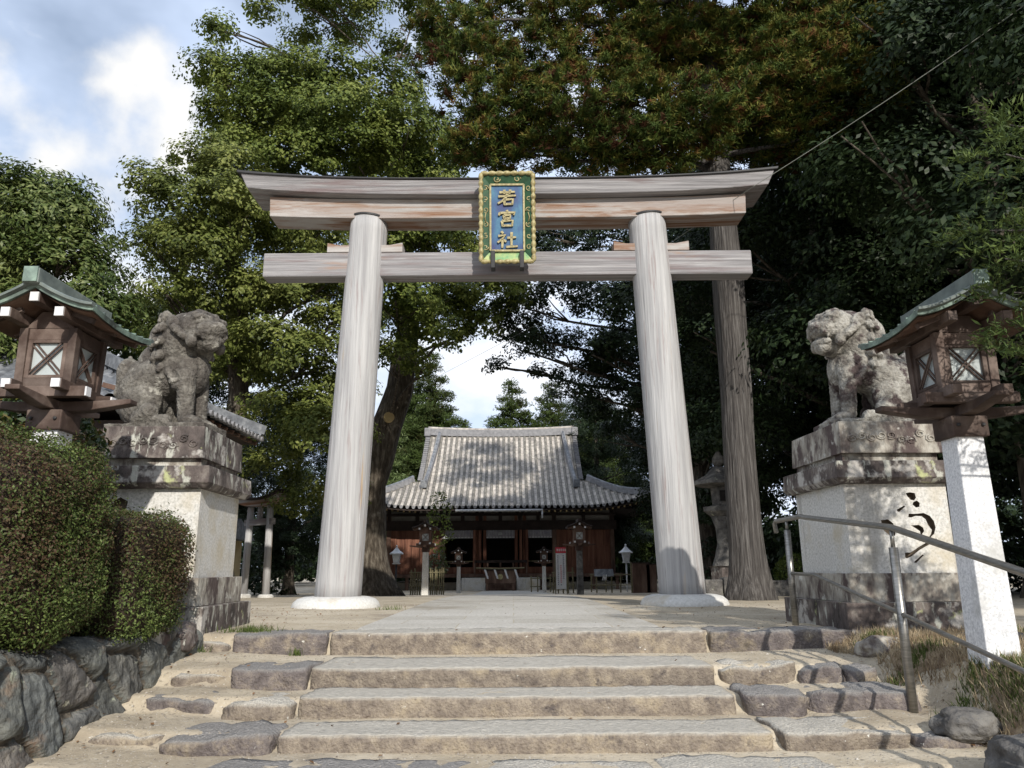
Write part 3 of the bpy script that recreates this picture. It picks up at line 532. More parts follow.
# ---------------------------------------------------------------- lion-dog statues
def liondog(name, loc, face, m, label, openmouth):
    """organic union of ellipsoids and capsules, voxel-remeshed into one stone body; local +x is forward"""
    bm = bmesh.new()
    def ell(c, r, ry=0, rz=0):
        mt = Matrix.Translation(c) @ Matrix.Rotation(R(rz), 4, 'Z') @ Matrix.Rotation(R(ry), 4, 'Y') @ Matrix.Diagonal((*r, 1)); bmesh.ops.create_icosphere(bm, subdivisions=3, radius=1, matrix=mt)
    def cap(a, b, r0, r1, n=9):
        a = Vector(a); b = Vector(b)
        for i in range(n+1): t = i/n; q = a.lerp(b, t); rr = r0+(r1-r0)*t; ell(q, (rr, rr, rr))
    def bx(x0, x1, y0, y1, z0, z1):
        bmesh.ops.create_cube(bm, size=1, matrix=Matrix.Translation(((x0+x1)/2, (y0+y1)/2, (z0+z1)/2)) @ Matrix.Diagonal((x1-x0, y1-y0, z1-z0, 1)))
    bx(-.50, .47, -.24, .24, -.02, .055)
    cap((-.27, 0, .42), (.08, 0, .62), .225, .22); ell((-.28, 0, .36), (.25, .22, .33))
    for s in (-1, 1):
        ell((-.22, s*.13, .26), (.20, .115, .23), 15); cap((-.10, s*.19, .16), (-.20, s*.19, .10), .09, .07, 4); cap((-.16, s*.19, .09), (.07, s*.19, .085), .06, .055, 5)
        for k in range(3): ell((.085, s*.19+(k-1)*.038, .07), (.045, .024, .035))
        ell((.17, s*.11, .56), (.13, .10, .16), -10); cap((.20, s*.135, .50), (.23, s*.135, .12), .093, .073, 10); ell((.17, s*.14, .40), (.10, .09, .05))
        ell((.27, s*.135, .085), (.105, .085, .055))
        for k in range(3): ell((.355, s*.135+(k-1)*.05, .075), (.04, .028, .036))
        for k in range(3): ell((.12-.03*k, s*.205, .44+.04*k), (.05, .03, .035), 30*k)          # curls at the elbow
    ell((.17, 0, .58), (.17, .17, .23), -12)
    # tail: upright flame
    cap((-.42, 0, .28), (-.44, 0, .50), .13, .12, 6); ell((-.42, 0, .50), (.12, .17, .22), -14)
    for k in range(5): cap((-.47, (k-2)*.055, .36), (-.46+.01*abs(k-2), (k-2)*.07, .72-.05*abs(k-2)), .045, .02, 8)
    # head and mane; the head turns towards the viewer
    tn = Matrix.Translation((.10, 0, .70)) @ Matrix.Rotation(R(-24), 4, 'Z') @ Matrix.Diagonal((1.15, 1.3, 1.18, 1)) @ Matrix.Translation((-.10, 0, -.72)); n0 = len(bm.verts); bm.verts.ensure_lookup_table()
    cnt = len(bm.verts)
    ell((.10, 0, .84), (.21, .21, .25), 10); ell((.24, 0, .92), (.20, .175, .165)); ell((.0, 0, .72), (.18, .19, .24), 25)
    ell((.40, 0, .90), (.105, .13, .075)); ell((.36, 0, .955), (.09, .14, .05))                # snout, brow base
    ell((.475, 0, .925), (.045, .065, .04)); [ell((.485, s*.045, .91), (.03, .028, .024)) for s in (-1, 1)]
    jz = .775 if openmouth else .81
    cap((.22, 0, jz+.01), (.40, 0, jz), .10, .075, 5); ell((.42, 0, jz+.02), (.06, .10, .035))
    for s in (-1, 1):
        ell((.36, s*.09, .985), (.065, .06, .035), -15); ell((.375, s*.085, .945), (.035, .035, .028)); cap((.33, s*.12, .855), (.45, s*.075, .87), .035, .030, 4)
        ell((.17, s*.185, .955), (.09, .03, .055), 35); ell((.34, s*.13, .80), (.05, .04, .05))
    if openmouth:
        for s in (-1, 1): [ell((.43-.03*k, s*.09, .845), (.014, .012, .025)) for k in range(3)]
    ell((-.07, 0, .86), (.17, .19, .21)); ell((-.16, 0, .68), (.19, .20, .20), 30)
    for s in (-1, 1): ell((.40, s*.072, .962), (.022, .030, .024)); cap((.41, s*.03, .995), (.35, s*.12, 1.01), .022, .030, 6); cap((.30, s*.165, .83), (.22, s*.20, .90), .03, .035, 6)
    cap((.36, -.05, 1.03), (.22, 0, 1.07), .03, .04, 5); cap((.36, .05, 1.03), (.22, 0, 1.07), .03, .04, 5)
    r = random.Random(5)
    for ring in range(1, 7):                                                                       # curls of the mane
        th = R(20+ring*24); n = 11 if ring < 5 else 9
        for k in range(n):
            ph = -math.pi*.62+1.24*math.pi*k/(n-1)
            d = Vector((-math.sin(th)*math.cos(ph)*.9, math.sin(ph)*math.sin(th*.8+.5), math.cos(th)))
            d = Vector((-abs(math.cos(ph))*math.sin(th)*1.0+.10, math.sin(ph)*(.55+.45*math.sin(th)), math.cos(th)*1.0))
            c = Vector((.07, 0, .82))+Vector((d.x*.22, d.y*.215, d.z*.27)); rr = .036+r.uniform(-.005, .005); ell(c, (rr, rr, rr*1.15)); 
            ell(c+Vector((d.x*.03, d.y*.03, -.03)), (rr*.6, rr*.6, rr*.6))
    bm.verts.ensure_lookup_table()
    for v in bm.verts[cnt:]: v.co = tn @ v.co
    for k in range(5): a = R(-70+35*k); ell((.16+.11*math.cos(a), .15*math.sin(a), .66-.02*abs(k-2)), (.04, .04, .05))
    me = bpy.data.meshes.new(name); bm.to_mesh(me); bm.free()
    o = bpy.data.objects.new('tmp', me); C.objects.link(o)
    md = o.modifiers.new('r', 'REMESH'); md.mode = 'VOXEL'; md.voxel_size = .0085; md.use_smooth_shade = True
    sm_ = o.modifiers.new('s', 'SMOOTH'); sm_.iterations = 1; sm_.factor = .5
    bpy.context.view_layer.update(); me2 = bpy.data.meshes.new_from_object(o.evaluated_get(bpy.context.evaluated_depsgraph_get())); bpy.data.objects.remove(o)
    n = len(me2.vertices); co = np.empty(n*3); me2.vertices.foreach_get('co', co); co = co.reshape(-1, 3); nr = np.empty(n*3); me2.vertices.foreach_get('normal', nr); nr = nr.reshape(-1, 3)
    dsp = np.array([noise.noise(Vector(c)*17)*.004+noise.noise(Vector(c)*55)*.003 for c in co]); co += nr*dsp[:, None]
    me2.vertices.foreach_set('co', co.ravel()); me2.update(); me2.shade_smooth(); me2.name = name
    o = link(name, me2, m, None, loc); o.rotation_euler = (0, 0, face); me2.materials.clear(); me2.materials.append(m)
    tag(o, label, 'statue'); return o
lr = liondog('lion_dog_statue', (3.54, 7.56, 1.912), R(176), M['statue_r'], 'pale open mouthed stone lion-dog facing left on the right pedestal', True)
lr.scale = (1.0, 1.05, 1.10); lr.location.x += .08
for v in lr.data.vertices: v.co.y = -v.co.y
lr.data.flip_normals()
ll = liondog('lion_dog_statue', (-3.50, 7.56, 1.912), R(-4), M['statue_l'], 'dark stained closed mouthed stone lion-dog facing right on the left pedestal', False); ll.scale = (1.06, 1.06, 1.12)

# ---------------------------------------------------------------- wooden lanterns on granite posts
def big_lantern(loc, post_m, K=1.0, label='', group=None, lean=0, copper=True, narrow=False, rz=0):
    """local z=0 at the ground; post 1.5 high, lantern body above"""
    L0 = empty('lantern', loc, rz); tag(L0, label, 'lantern', group)
    cw = M['lampwood'] if copper else M['darkwood']; roofm = M['copper'] if copper else M['veryd']
    def mb(): return MB(K)
    pw0, pw1 = (.115, .095)
    mb().frust(-.25, 1.48, (-pw0, pw0, -pw0, pw0), (-pw1, pw1, -pw1, pw1)).build('post', post_m, L0, bevel=.008)
    c = mb().box(-.125, .125, -.125, .125, 1.44, 1.585).build('collar', cw, L0, bevel=.01)
    for sx in (-.085, .085): mb().lathe([(.012, 0), (.012, .012), (.006, .016)], (0, 0, 0), 10).build('bolt', M['iron'], c, loc=(sx*K, -.125*K, 1.52*K)).rotation_euler = (R(90), 0, 0)
    z = 1.585
    for a, b in (((-.33, -.0, z+.045), (.33, 0, z+.045)), ((0, -.33, z+.04), (0, .33, z+.04))): pass
    # tapered crossing arms, turned up at the ends
    def arm(d, zc, ln, hh, ww, nm='arm'):
        m_ = mb(); d = Vector(d); r_ = Vector((-d.y, d.x, 0)); b = 0
        for s_ in (-1, 1):
            q = []
            for t, top, bot in ((0, zc+hh/2, zc-hh/2), (.45, zc+hh/2, zc-hh/2+.005), (1, zc+hh/2+.015, zc-hh/2+.055)):
                p = d*(s_*ln*t); q.append([p-r_*ww/2+Vector((0, 0, bot)), p+r_*ww/2+Vector((0, 0, bot)), p+r_*ww/2+Vector((0, 0, top)), p-r_*ww/2+Vector((0, 0, top))])
            o_ = len(m_.v)
            for k in q: m_.v += k
            for i in range(2):
                for k in range(4): m_.f.append((o_+i*4+k, o_+i*4+(k+1) % 4, o_+(i+1)*4+(k+1) % 4, o_+(i+1)*4+k))
            m_.f.append((o_+8, o_+9, o_+10, o_+11))
        return m_.build(nm, cw, L0, bevel=.006)
    arm((1, 0, 0), z+.035, .56, .075, .10); arm((0, 1, 0), z+.04, .50, .075, .10)
    s_ = .17
    for yy in (-s_, s_):
        o = mb().box(-.31, .31, yy-.035, yy+.035, z+.075, z+.15).build('base_beam', cw, L0, bevel=.005)
        for sx in (-1, 1): mb().box(sx*.312-.010, sx*.312+.010, yy-.030, yy+.030, z+.080, z+.145).build('painted_end', M['white'] if not copper or loc[0] < 0 else cw, o)
    for xx in (-s_, s_):
        o = mb().box(xx-.035, xx+.035, -.31, .31, z+.11, z+.18).build('base_beam', cw, L0, bevel=.005)
        for sy in (-1, 1): mb().box(xx-.030, xx+.030, sy*.312-.010, sy*.312+.010, z+.115, z+.175).build('painted_end', M['white'] if not copper or loc[0] < 0 else cw, o)
    zb, zt = z+.15, z+.575; hb, ht = .170, .176
    for sx in (-1, 1):
        for sy in (-1, 1): mb().bar((sx*hb, sy*hb, zb), (sx*ht, sy*ht, zt), .06, .06, (0, 1, 0)).build('corner_post', cw, L0, bevel=.004)
    for ax in range(4):                       # four sides: sill, frame, pane, lattice, head board
        rot = Matrix.Rotation(math.pi/2*ax, 4, 'Z')
        def side(f, nm, m_, par=L0, bev=.003):
            q = mb(); f(q); q.v = [rot @ v for v in q.v]; return q.build(nm, m_, par, bevel=bev)
        side(lambda q: q.box(-.142, .142, -.19, -.16, zb+.0, zb+.06), 'sill', cw)
        side(lambda q: q.box(-.146, .146, -.186, -.16, zt-.085, zt), 'head_board', cw)
        y = -.175; w_ = .132
        P = side(lambda q: q.box(-w_+.01, w_-.01, y+.012, y+.020, zb+.062, zt-.09), 'pane', M['frost'], bev=0)
        def fr_(q):
            q.box(-w_-.01, -w_+.022, y-.015, y+.01, zb+.061, zt-.086); q.box(w_-.022, w_+.01, y-.015, y+.01, zb+.061, zt-.086)
            q.box(-w_+.022, w_-.022, y-.014, y+.011, zb+.061, zb+.083); q.box(-w_+.022, w_-.022, y-.014, y+.011, zt-.108, zt-.086)
        side(fr_, 'window_frame', cw, P, .002)
        z0_, z1_ = zb+.083, zt-.108; wx = w_-.022
        def lat(q):
            for d in (-.018, .018):
                q.bar((-wx+max(0, d), y-.004, z0_+max(0, -d)), (wx+min(0, d), y-.004, z1_-max(0, d)), .010, .010, (0, 1, 0))
                q.bar((-wx+max(0, d), y+.004, z1_-max(0, -d)), (wx+min(0, d), y+.004, z0_+max(0, d)), .010, .010, (0, 1, 0))
        side(lat, 'lattice', cw, P, 0)
    # purlins with painted ends and ridge
    zr = z+.885; hw = .43; zeave = z+.625; fy = .43
    def prof(t): return zr-.06-(zr-.06-zeave)*(1-(1-t)**1.5)   # concave slope, t from ridge 0 to eave 1
    for x, zz in ((0, zr-.15), (-.185, prof(.43)-.085), (.185, prof(.43)-.085)):
        o = mb().box(x-.033, x+.033, -fy+.03, fy-.03, zz-.035, zz+.035).build('purlin', cw, L0, bevel=.004)
        mb().box(x-.030, x+.030, -fy+.015, -fy+.028, zz-.032, zz+.032).build('painted_end', M['white'] if loc[0] < 0 or not copper else cw, o)
    mb().prism([(-.17, 0), (.17, 0), (.07, .12), (-.07, .12)], (0, -.16, zt+.002), d=.03).build('gable_board', cw, L0)
    mb().prism([(-.17, 0), (.17, 0), (.07, .12), (-.07, .12)], (0, .19, zt+.002), d=.03).build('gable_board', cw, L0)
    for sx in (-1, 1):
        g_ = mb(); n = 12; th = .035
        top = [[(sx*hw*i/n, -fy+.06*j*0-.0+(2*fy)*j/6, prof(i/n)+.030*((j/3-1)**2)*(.3+i/n)) for j in range(7)] for i in range(n+1)]
        g_.grid(top); b = len(g_.v); bot = [[(p[0]*.985, p[1]*.985, p[2]-th) for p in r_] for r_ in top]; g_.grid(bot)
        nn = 7
        for i in range(n):
            for j0 in (0, 6):
                a = i*nn+j0; g_.f.append((a, a+nn, b+a+nn, b+a))
        for j in range(6): a = n*nn+j; g_.f.append((a, a+1, b+a+1, b+a))
        rf = g_.build('roof_slope', roofm, L0)
        u_ = mb(); u_.grid([[(p_[0]*.97, p_[1]*.95, p_[2]-th-.006) for p_ in r_] for r_ in top]); u_.grid([[(p_[0]*.97, p_[1]*.95, p_[2]-th-.012) for p_ in r_] for r_ in top]); u_.build('soffit', M['darkwood'], rf)
        for j in range(8):   # standing seams
            yy = -fy+.04+(2*fy-.08)*j/7; MB(K).tube([(sx*hw*i/n, yy, prof(i/n)+.008+.030*((yy/fy)**2)*(.3+i/n)) for i in range(1, n+1)], .008, 5).build('seam', roofm, rf)
        [MB(K).tube([(sx*hw*i/n, sy*(fy+.004), prof(i/n)+.02+.02*(i/n)) for i in range(n+1)], .027, 6, (.6, 1)).build('verge_roll', M['copper_side'] if copper else roofm, rf) for sy in (-1, 1)]
        for yy in (-.30, 0, .30): mb().bar((sx*.14, yy, prof(.30)-.065), (sx*(hw-.06), yy, prof(.93)-.045), .035, .035).build('rafter', cw, L0)
    o = mb().box(-.055, .055, -fy-.05, fy+.05, zr-.075, zr+.035).build('ridge', M['copper_side'] if copper else roofm, L0, bevel=.006)
    for sy in (-1, 1): mb().box(-.048, .048, sy*(fy+.055)-.006, sy*(fy+.055)+.006, zr-.068, zr+.04).build('ridge_cap', roofm, o)
    return L0
big_lantern((3.14, 5.22, -.03), M['granite'], 1.0, 'wooden lantern with green copper roof on a granite post behind the handrail on the right')
big_lantern((-3.29, 5.32, .08), M['granite'], 1.0, 'wooden lantern with white beam ends and green roof rising behind the tall hedge')

# ---------------------------------------------------------------- steel handrail
hr = empty('handrail', (2.7, 6, -.2)); tag(hr, 'brushed steel handrail with two rails running down the right side of the steps', 'handrail')
def rl(pts, r_, nm): return MB().tube(pts, r_, 14).build(nm, M['steel'], hr, world=True, smooth=True)
rl([(2.745, 8.02, .90), (2.745, 8.05, .99), (2.745, 8.0, 1.015), (2.745, 7.3, 1.02), (2.745, 7.22, 1.005), (2.69, 5.47, .82), (2.66, 4.0, .50), (2.64, 2.6, .17)], .023, 'top_rail')
rl([(2.745, 7.72, .49), (2.745, 7.1, .48), (2.69, 5.47, .23), (2.66, 4.0, -.02), (2.64, 2.6, -.30)], .016, 'lower_rail')
for y, z0, z1, zc in ((7.7, -.05, .91, 1.0), (5.47, -.5, .68, .80), (3.3, -1.0, .21, .31)):
    x = 2.745 if y > 6 else 2.69 if y > 5 else 2.65
    rl([(x, y, z0), (x, y, z1)], .031, 'rail_post'); rl([(x, y, z1), (x, y, zc)], .014, 'rail_stem')

# ---------------------------------------------------------------- foliage
def leaves(name, P, Nn, size, asp, m, parent=None, up=None, jit=.7):
    """P (n,3) positions, Nn (n,3) preferred normals; one diamond leaf per point, gently folded"""
    n = len(P); P = np.asarray(P); Nn = np.asarray(Nn)+rng.normal(0, jit, (n, 3)); Nn /= np.linalg.norm(Nn, axis=1)[:, None]
    a = rng.normal(0, 1, (n, 3)); 
    if up is not None: a = a*.45+np.asarray(up)
    a -= Nn*(a*Nn).sum(1)[:, None]; a /= np.linalg.norm(a, axis=1)[:, None]; b = np.cross(Nn, a)
    s = size*rng.uniform(.65, 1.3, (n, 1)); wd = s*asp
    V = np.stack([P-a*s*.5, P+b*wd*.5-a*s*.05+Nn*s*.06, P+a*s*.5, P-b*wd*.5-a*s*.05+Nn*s*.06], 1).reshape(-1, 3)
    me = bpy.data.meshes.new(name); me.vertices.add(4*n); me.vertices.foreach_set('co', V.ravel().astype(np.float32))
    me.loops.add(4*n); me.loops.foreach_set('vertex_index', np.arange(4*n, dtype=np.int32)); me.polygons.add(n)
    me.polygons.foreach_set('loop_start', np.arange(0, 4*n, 4, dtype=np.int32)); me.update(calc_edges=True)
    return link(name, me, m, parent)
def lobes_to_leaves(lobes, clumps, per, cr, flat_=.75, base=np.array([0, 0, 0]), fill=.35):
    """each lobe (x,y,z,r) is a cloud of clumps, each clump a puff of leaves; returns points and normals"""
    Ps = []; Ns = []
    for (x, y, z, r_) in lobes:
        c0 = np.array([x, y, z]); k = max(5, int(clumps*r_*r_))
        d = rng.normal(0, 1, (k, 3)); d /= np.linalg.norm(d, axis=1)[:, None]; d[:, 2] = np.where(d[:, 2] < -.35, -d[:, 2], d[:, 2])
        rad = r_*np.where(rng.random((k, 1)) < .8, rng.uniform(.78, 1.05, (k, 1)), rng.uniform(.3, .8, (k, 1))); cc = c0+d*rad*np.array([1, 1, flat_])
        rr = cr*rng.uniform(.6, 1.35, (k, 1))
        m_ = rng.normal(0, 1, (k, per, 3)); m_ /= np.linalg.norm(m_, axis=2)[..., None]; ra = rng.uniform(.3, 1, (k, per, 1))**.6
        p = cc[:, None]+m_*ra*rr[:, None]*np.array([1, 1, .62]); nrm = m_*.45+np.array([0, 0, .45])+d[:, None]*.95
        Ps.append(p.reshape(-1, 3)); Ns.append(nrm.reshape(-1, 3))
    return np.concatenate(Ps)-base, np.concatenate(Ns)
def limb(mb, a, b, r0, r1, bend=.12, n=7, seed=0):
    a = Vector(a); b = Vector(b); L = (b-a).length; pts = []; rs = []
    for i in range(n+1):
        t = i/n; q = a.lerp(b, t)+Vector((noise.noise(Vector((seed, t*2.2, 0))), noise.noise(Vector((seed, t*2.2, 9))), noise.noise(Vector((seed, t*2.2, 17)))*.6))*L*bend*math.sin(math.pi*t*.9+.1)
        pts.append(q); rs.append(r0+(r1-r0)*t**.8)
    mb.tube(pts, rs, 7); return pts
def tree(name, base, trunk, lobes, lm, label, bark='bark2', group=None, clumps=14, per=46, cr=.42, leaf=.10, asp=.5, limbs=True, cat='tree', flare=1.5, jit=.7, flat_=.75, every=1, sway=.1):
    """trunk: list of (x,y,z,r) in world; lobes in world"""
    o = empty(name, base); b0 = Vector(base); tag(o, label, cat, group)
    mb = MB(); tp = [Vector(t[:3])-b0 for t in trunk]; tr = [t[3] for t in trunk]
    # subdivide trunk and roughen
    pts = []; rs = []
    for i in range(len(tp)-1):
        for k in range(5):
            t = k/5; pts.append(tp[i].lerp(tp[i+1], t)+Vector((noise.noise(Vector((i+t, base[0], 0)))*.06, noise.noise(Vector((i+t, base[0], 5)))*.06, 0))*tr[0]*2); rs.append(tr[i]*(1-t)+tr[i+1]*t)
    pts.append(tp[-1]); rs.append(tr[-1]); st_ = len(mb.v); mb.tube(pts, rs, 20)
    for i in range(st_, len(mb.v)):
        v = mb.v[i]; ax = pts[(i-st_)//20]; d = v-ax; a = math.atan2(d.y, d.x); z = v.z
        k = 1+.05*math.sin(a*9+noise.noise(Vector((a, z*.3, 1)))*4)+.10*noise.noise(Vector((math.cos(a)*1.3, math.sin(a)*1.3, z*.5+base[0])))
        if z < 1.2: k *= 1+(flare-1)*(1-z/1.2)**2*(.6+.5*max(0, math.sin(a*5+base[0])))
        mb.v[i] = ax+d*k
    if limbs:
        for j, l in enumerate(lobes[::every]):
            q = Vector(l[:3])-b0; best = min(range(1, len(pts)), key=lambda i: (pts[i]-q).length+1.5*max(0, pts[i].z-q.z+1.0))
            a = pts[best]; L = (q-a).length
            if L > .6 and (q.z+base[2] > 3.6):
                pp = limb(mb, a, q, min(rs[best]*.4, .03+.016*L), .025, sway, 7, j*3.7+base[0])
                for kk in range(3):
                    e_ = q+Vector((random.uniform(-1, 1), random.uniform(-1, 1), random.uniform(-.3, .9)))*l[3]*.8; limb(mb, pp[5], e_, .035, .01, .15, 4, j+kk*1.3)
    mb.build('trunk', M[bark], o, smooth=True)
    P, Q = lobes_to_leaves(lobes, clumps, per, cr, flat_, np.array(base))
    leaves('crown', P, Q, leaf, asp, M[lm], o, jit=.42)
    return o
def lob(lst): return [(*at(x, y, Y), r_) for x, y, Y, r_ in lst]
def gz_(Y): return -.46*sm(12, 36, Y)

# great camphor tree whose trunk stands left of the hall
A = lob([(225, 30, 21, .6), (262, 12, 21, .6), (315, 8, 22, .6), (372, 12, 22, .65), (425, 8, 22, .8), (452, 48, 22, .9), (218, 78, 20, .95), (255, 88, 20, 1.3), (300, 92, 20, 1.5), (345, 82, 20, 1.1), (238, 125, 20, 1.2), (285, 132, 20, 1.6), (340, 125, 19.5, 1.5),
         (390, 98, 21, 1.3), (405, 142, 20, 1.4), (445, 150, 21, 1.2), (360, 165, 20, 1.4), (300, 168, 20, 1.5), (425, 190, 21, 1.2), (250, 165, 20, 1.3), (430, 240, 21, 1.2), (462, 225, 22, 1.1), (395, 300, 20, 1.2), (420, 330, 21, 1.1),
         (440, 300, 22, 1.2), (480, 300, 23, 1.2), (398, 362, 21, .8), (508, 292, 23, .9), (456, 335, 23, .7), (400, 250, 21, 1.1), (395, 210, 21, 1.2), (480, 262, 23, 1.0), (478, 322, 23, .7), (455, 318, 23, .8), (424, 366, 22, .4), (348, 38, 23, .55), (400, 50, 23, .6), (303, 42, 23, .6)])
A += [(x, y, z, r_) for x, y, z, r_ in [(-6, 22, 19.5, 1.8), (-8, 24, 17, 1.6), (-5, 27, 16, 2), (-7, 27, 13, 1.8)]]
tb0 = (-4.35, 24, gz_(24))
tree('camphor_tree', tb0, [(-4.45, 24, -.3, .68), (-4.55, 24, 1.5, .52), (-4.5, 24, 3.2, .48), (-4.15, 24, 4.6, .50), (-3.7, 24, 6.3, .44), (-3.4, 23.8, 8.5, .34), (-3.6, 23.4, 11.5, .26), (-3.9, 22.8, 15, .15), (-4, 22.5, 17, .05)], A, 'L_cam',
     'huge camphor tree with dark leaning trunk and spreading crown left of the temple hall', clumps=34, per=74, cr=.40, leaf=.125, every=2, asp=.58)
ds = [o for o in bpy.data.objects if o.name.startswith('camphor_tree')][0]
MB().lathe([(.16, -.12), (.17, .0), (.15, .012), (.02, .014)], n=24).build('cut_limb_scar', M['ochre'], ds, loc=tuple(at(389, 416, 23.45)-ds.location)).rotation_euler = (R(78), 0, R(20))
# second broadleaf tree at the left
Bb = lob([(160, 188, 17, .8), (188, 212, 17, 1.1), (157, 250, 17, .8), (200, 258, 17, 1.2), (230, 220, 17, 1.3), (270, 235, 18, 1.2), (205, 165, 18, 1.0), (238, 185, 18, 1.2), (166, 292, 17, .7), (200, 306, 18, .9), (245, 296, 18, 1.1), (290, 300, 18, 1.2),
          (325, 285, 18, 1.1), (270, 350, 18, 1.2), (312, 365, 18, 1.2), (292, 420, 18, 1.2), (325, 440, 18, 1.1), (240, 372, 19, 1.0), (335, 500, 19, .8), (272, 470, 20, .9), (225, 430, 19.5, .9), (300, 505, 20, .8), (345, 330, 18.5, 1.1), (335, 400, 19, 1.0), (310, 245, 19, 1.2), (175, 340, 19, .8)])
Bb += [(-9, 20, 9, 1.8), (-7.5, 21, 11, 1.7), (-10, 20.5, 7, 1.6), (-8, 21, 6.5, 1.8), (-6, 21, 8.5, 1.6)]
tree('broadleaf_tree', (-7.4, 19.5, gz_(19.5)), [(-7.4, 19.5, -.3, .36), (-7.5, 19.5, 2.5, .28), (-7.2, 19.4, 5, .25), (-7.5, 19.2, 8, .18), (-7.7, 19, 10.5, .08)], Bb, 'L_cam2',
     'olive green bushy tree between the left lion-dog and the gate pillar', clumps=38, per=70, cr=.36, leaf=.11, every=2, asp=.58)
# far left tree
Cc = lob([(10, 195, 14, .8), (40, 193, 14, .8), (68, 203, 14, .65), (88, 225, 14.3, .4), (25, 225, 14, 1.1), (62, 230, 14, 1.0), (85, 255, 14, .6), (104, 275, 14.5, .45), (18, 275, 14, 1.1), (60, 280, 14, 1.1), (95, 298, 14, .7), (120, 312, 14.5, .45), (40, 320, 14, 1.1), (85, 325, 14, 1.0), (5, 320, 14, 1.0), (20, 365, 14.3, 1), (112, 345, 15, .7), (-30, 220, 14, 1.4), (-40, 290, 14, 1.5), (-30, 350, 14, 1.4)])
tree('oak_tree', (-10.3, 14.6, 0), [(-10.3, 14.6, -.2, .3), (-10.2, 14.6, 3, .22), (-10.3, 14.5, 6, .14), (-10.2, 14.4, 8.3, .05)], Cc, 'L_long',
     'fresh green narrow leaved tree against the sky behind the left lantern', clumps=48, per=56, cr=.34, leaf=.13, asp=.36, every=2)

# tall cedar with bare ribbed trunk
def sprays(lobes, base, clumps=16, per=26, ln=.34):
    Ps = []; Us = []
    for (x, y, z, r_) in lobes:
        k = max(5, int(clumps*r_*r_*1.6)); d = rng.normal(0, 1, (k, 3)); d /= np.linalg.norm(d, axis=1)[:, None]
        cc = np.array([x, y, z])+d*r_*rng.uniform(.3, 1.05, (k, 1))*np.array([1.1, 1.1, .6])
        u = rng.normal(0, 1, (k, per, 3)); u[..., 2] = np.abs(u[..., 2])*.9; u += d[:, None]*np.array([1, 1, .3])*1.1; u /= np.linalg.norm(u, axis=2)[..., None]
        Ps.append((cc[:, None]+u*np.array([1, 1, .7])*ln*2.0*rng.uniform(.1, 1.15, (k, per, 1))).reshape(-1, 3)); u = u*.55+rng.normal(0, .45, u.shape); u /= np.linalg.norm(u, axis=2)[..., None]; Us.append(u.reshape(-1, 3))
    return np.concatenate(Ps)-np.array(base), np.concatenate(Us)
def conifer(name, base, trunk, lobes, lm, label, clumps=14, per=26, ln=.34, asp=.16, bark='bark', group=None, every=1, br=.075):
    o = tree(name, base, trunk, [(0, 0, 0, .01)], lm, label, bark, group, limbs=False, flare=1.45)
    for ch in [c for c in bpy.data.objects if c.parent == o and c.name.startswith('crown')]: bpy.data.objects.remove(ch)
    P, U = sprays(lobes, base, clumps, per, ln); n = rng.normal(0, 1, P.shape); n -= U*(n*U).sum(1)[:, None]; n /= np.linalg.norm(n, axis=1)[:, None]
    leaves('crown', P, n, ln, asp, M[lm], o, up=U*3, jit=.05)
    b0 = Vector(base)
    for j, l in enumerate(lobes[::every]):
        q = Vector(l[:3]); zz = q.z+.1*(abs(q.x-base[0]))-.3; seg = [t for t in trunk]
        a = None
        for i in range(len(seg)-1):
            if seg[i][2] <= zz <= seg[i+1][2]: t = (zz-seg[i][2])/(seg[i+1][2]-seg[i][2]); a = Vector(seg[i][:3]).lerp(Vector(seg[i+1][:3]), t)
        if a is None: a = Vector(seg[-1][:3])
        mb = MB(); limb(mb, a-b0, q-b0, br, br*.27, .10, 8, j*2.3); mb.build('branch', M[bark], o, smooth=True)
    return o
cb = (4.22, 14.0, -.02)
ct = [(4.22, 14, -.1, .33), (4.22, 14, .8, .315), (4.24, 14, 3, .295), (4.3, 14, 6, .285), (4.22, 14, 9, .25), (4.2, 14, 13, .15), (4.2, 14, 16.5, .04)]
ce = lob([(468, 60, 13, .9), (498, 110, 13, 1.1), (478, 148, 13, .7), (540, 62, 14, 1.0), (560, 122, 13, 1.1), (600, 82, 13.5, 1.1), (612, 142, 13, 1.0), (650, 112, 13, 1.0), (662, 152, 13, 1.0), (680, 62, 14, 1.2), (640, 35, 14, 1.0), (720, 62, 14, 1.2),
          (760, 42, 14, 1.2), (780, 95, 13, 1.1), (820, 62, 13, 1.2), (850, 102, 13, 1.0), (805, 140, 13.5, .8), (580, 25, 14, 1.0), (870, 22, 13, 1.1), (750, 132, 14, .9), (530, 155, 13.5, .8), (700, 120, 12.6, 1.0), (450, 30, 14, .8), (510, 15, 14.5, .9)])
for k in range(12):
    a = k*2.4; z = 11.5+k*.38; q = 2.2; ce.append((4.2+math.cos(a)*q*random.uniform(.5, 1), 14+math.sin(a)*q*random.uniform(.5, 1), z, 1.2))
conifer('cedar_tree', cb, ct, ce, 'L_ced', 'tall cedar with bare ribbed trunk behind the right gate pillar and rusty green crown', clumps=46, per=150, ln=.125, asp=.2)

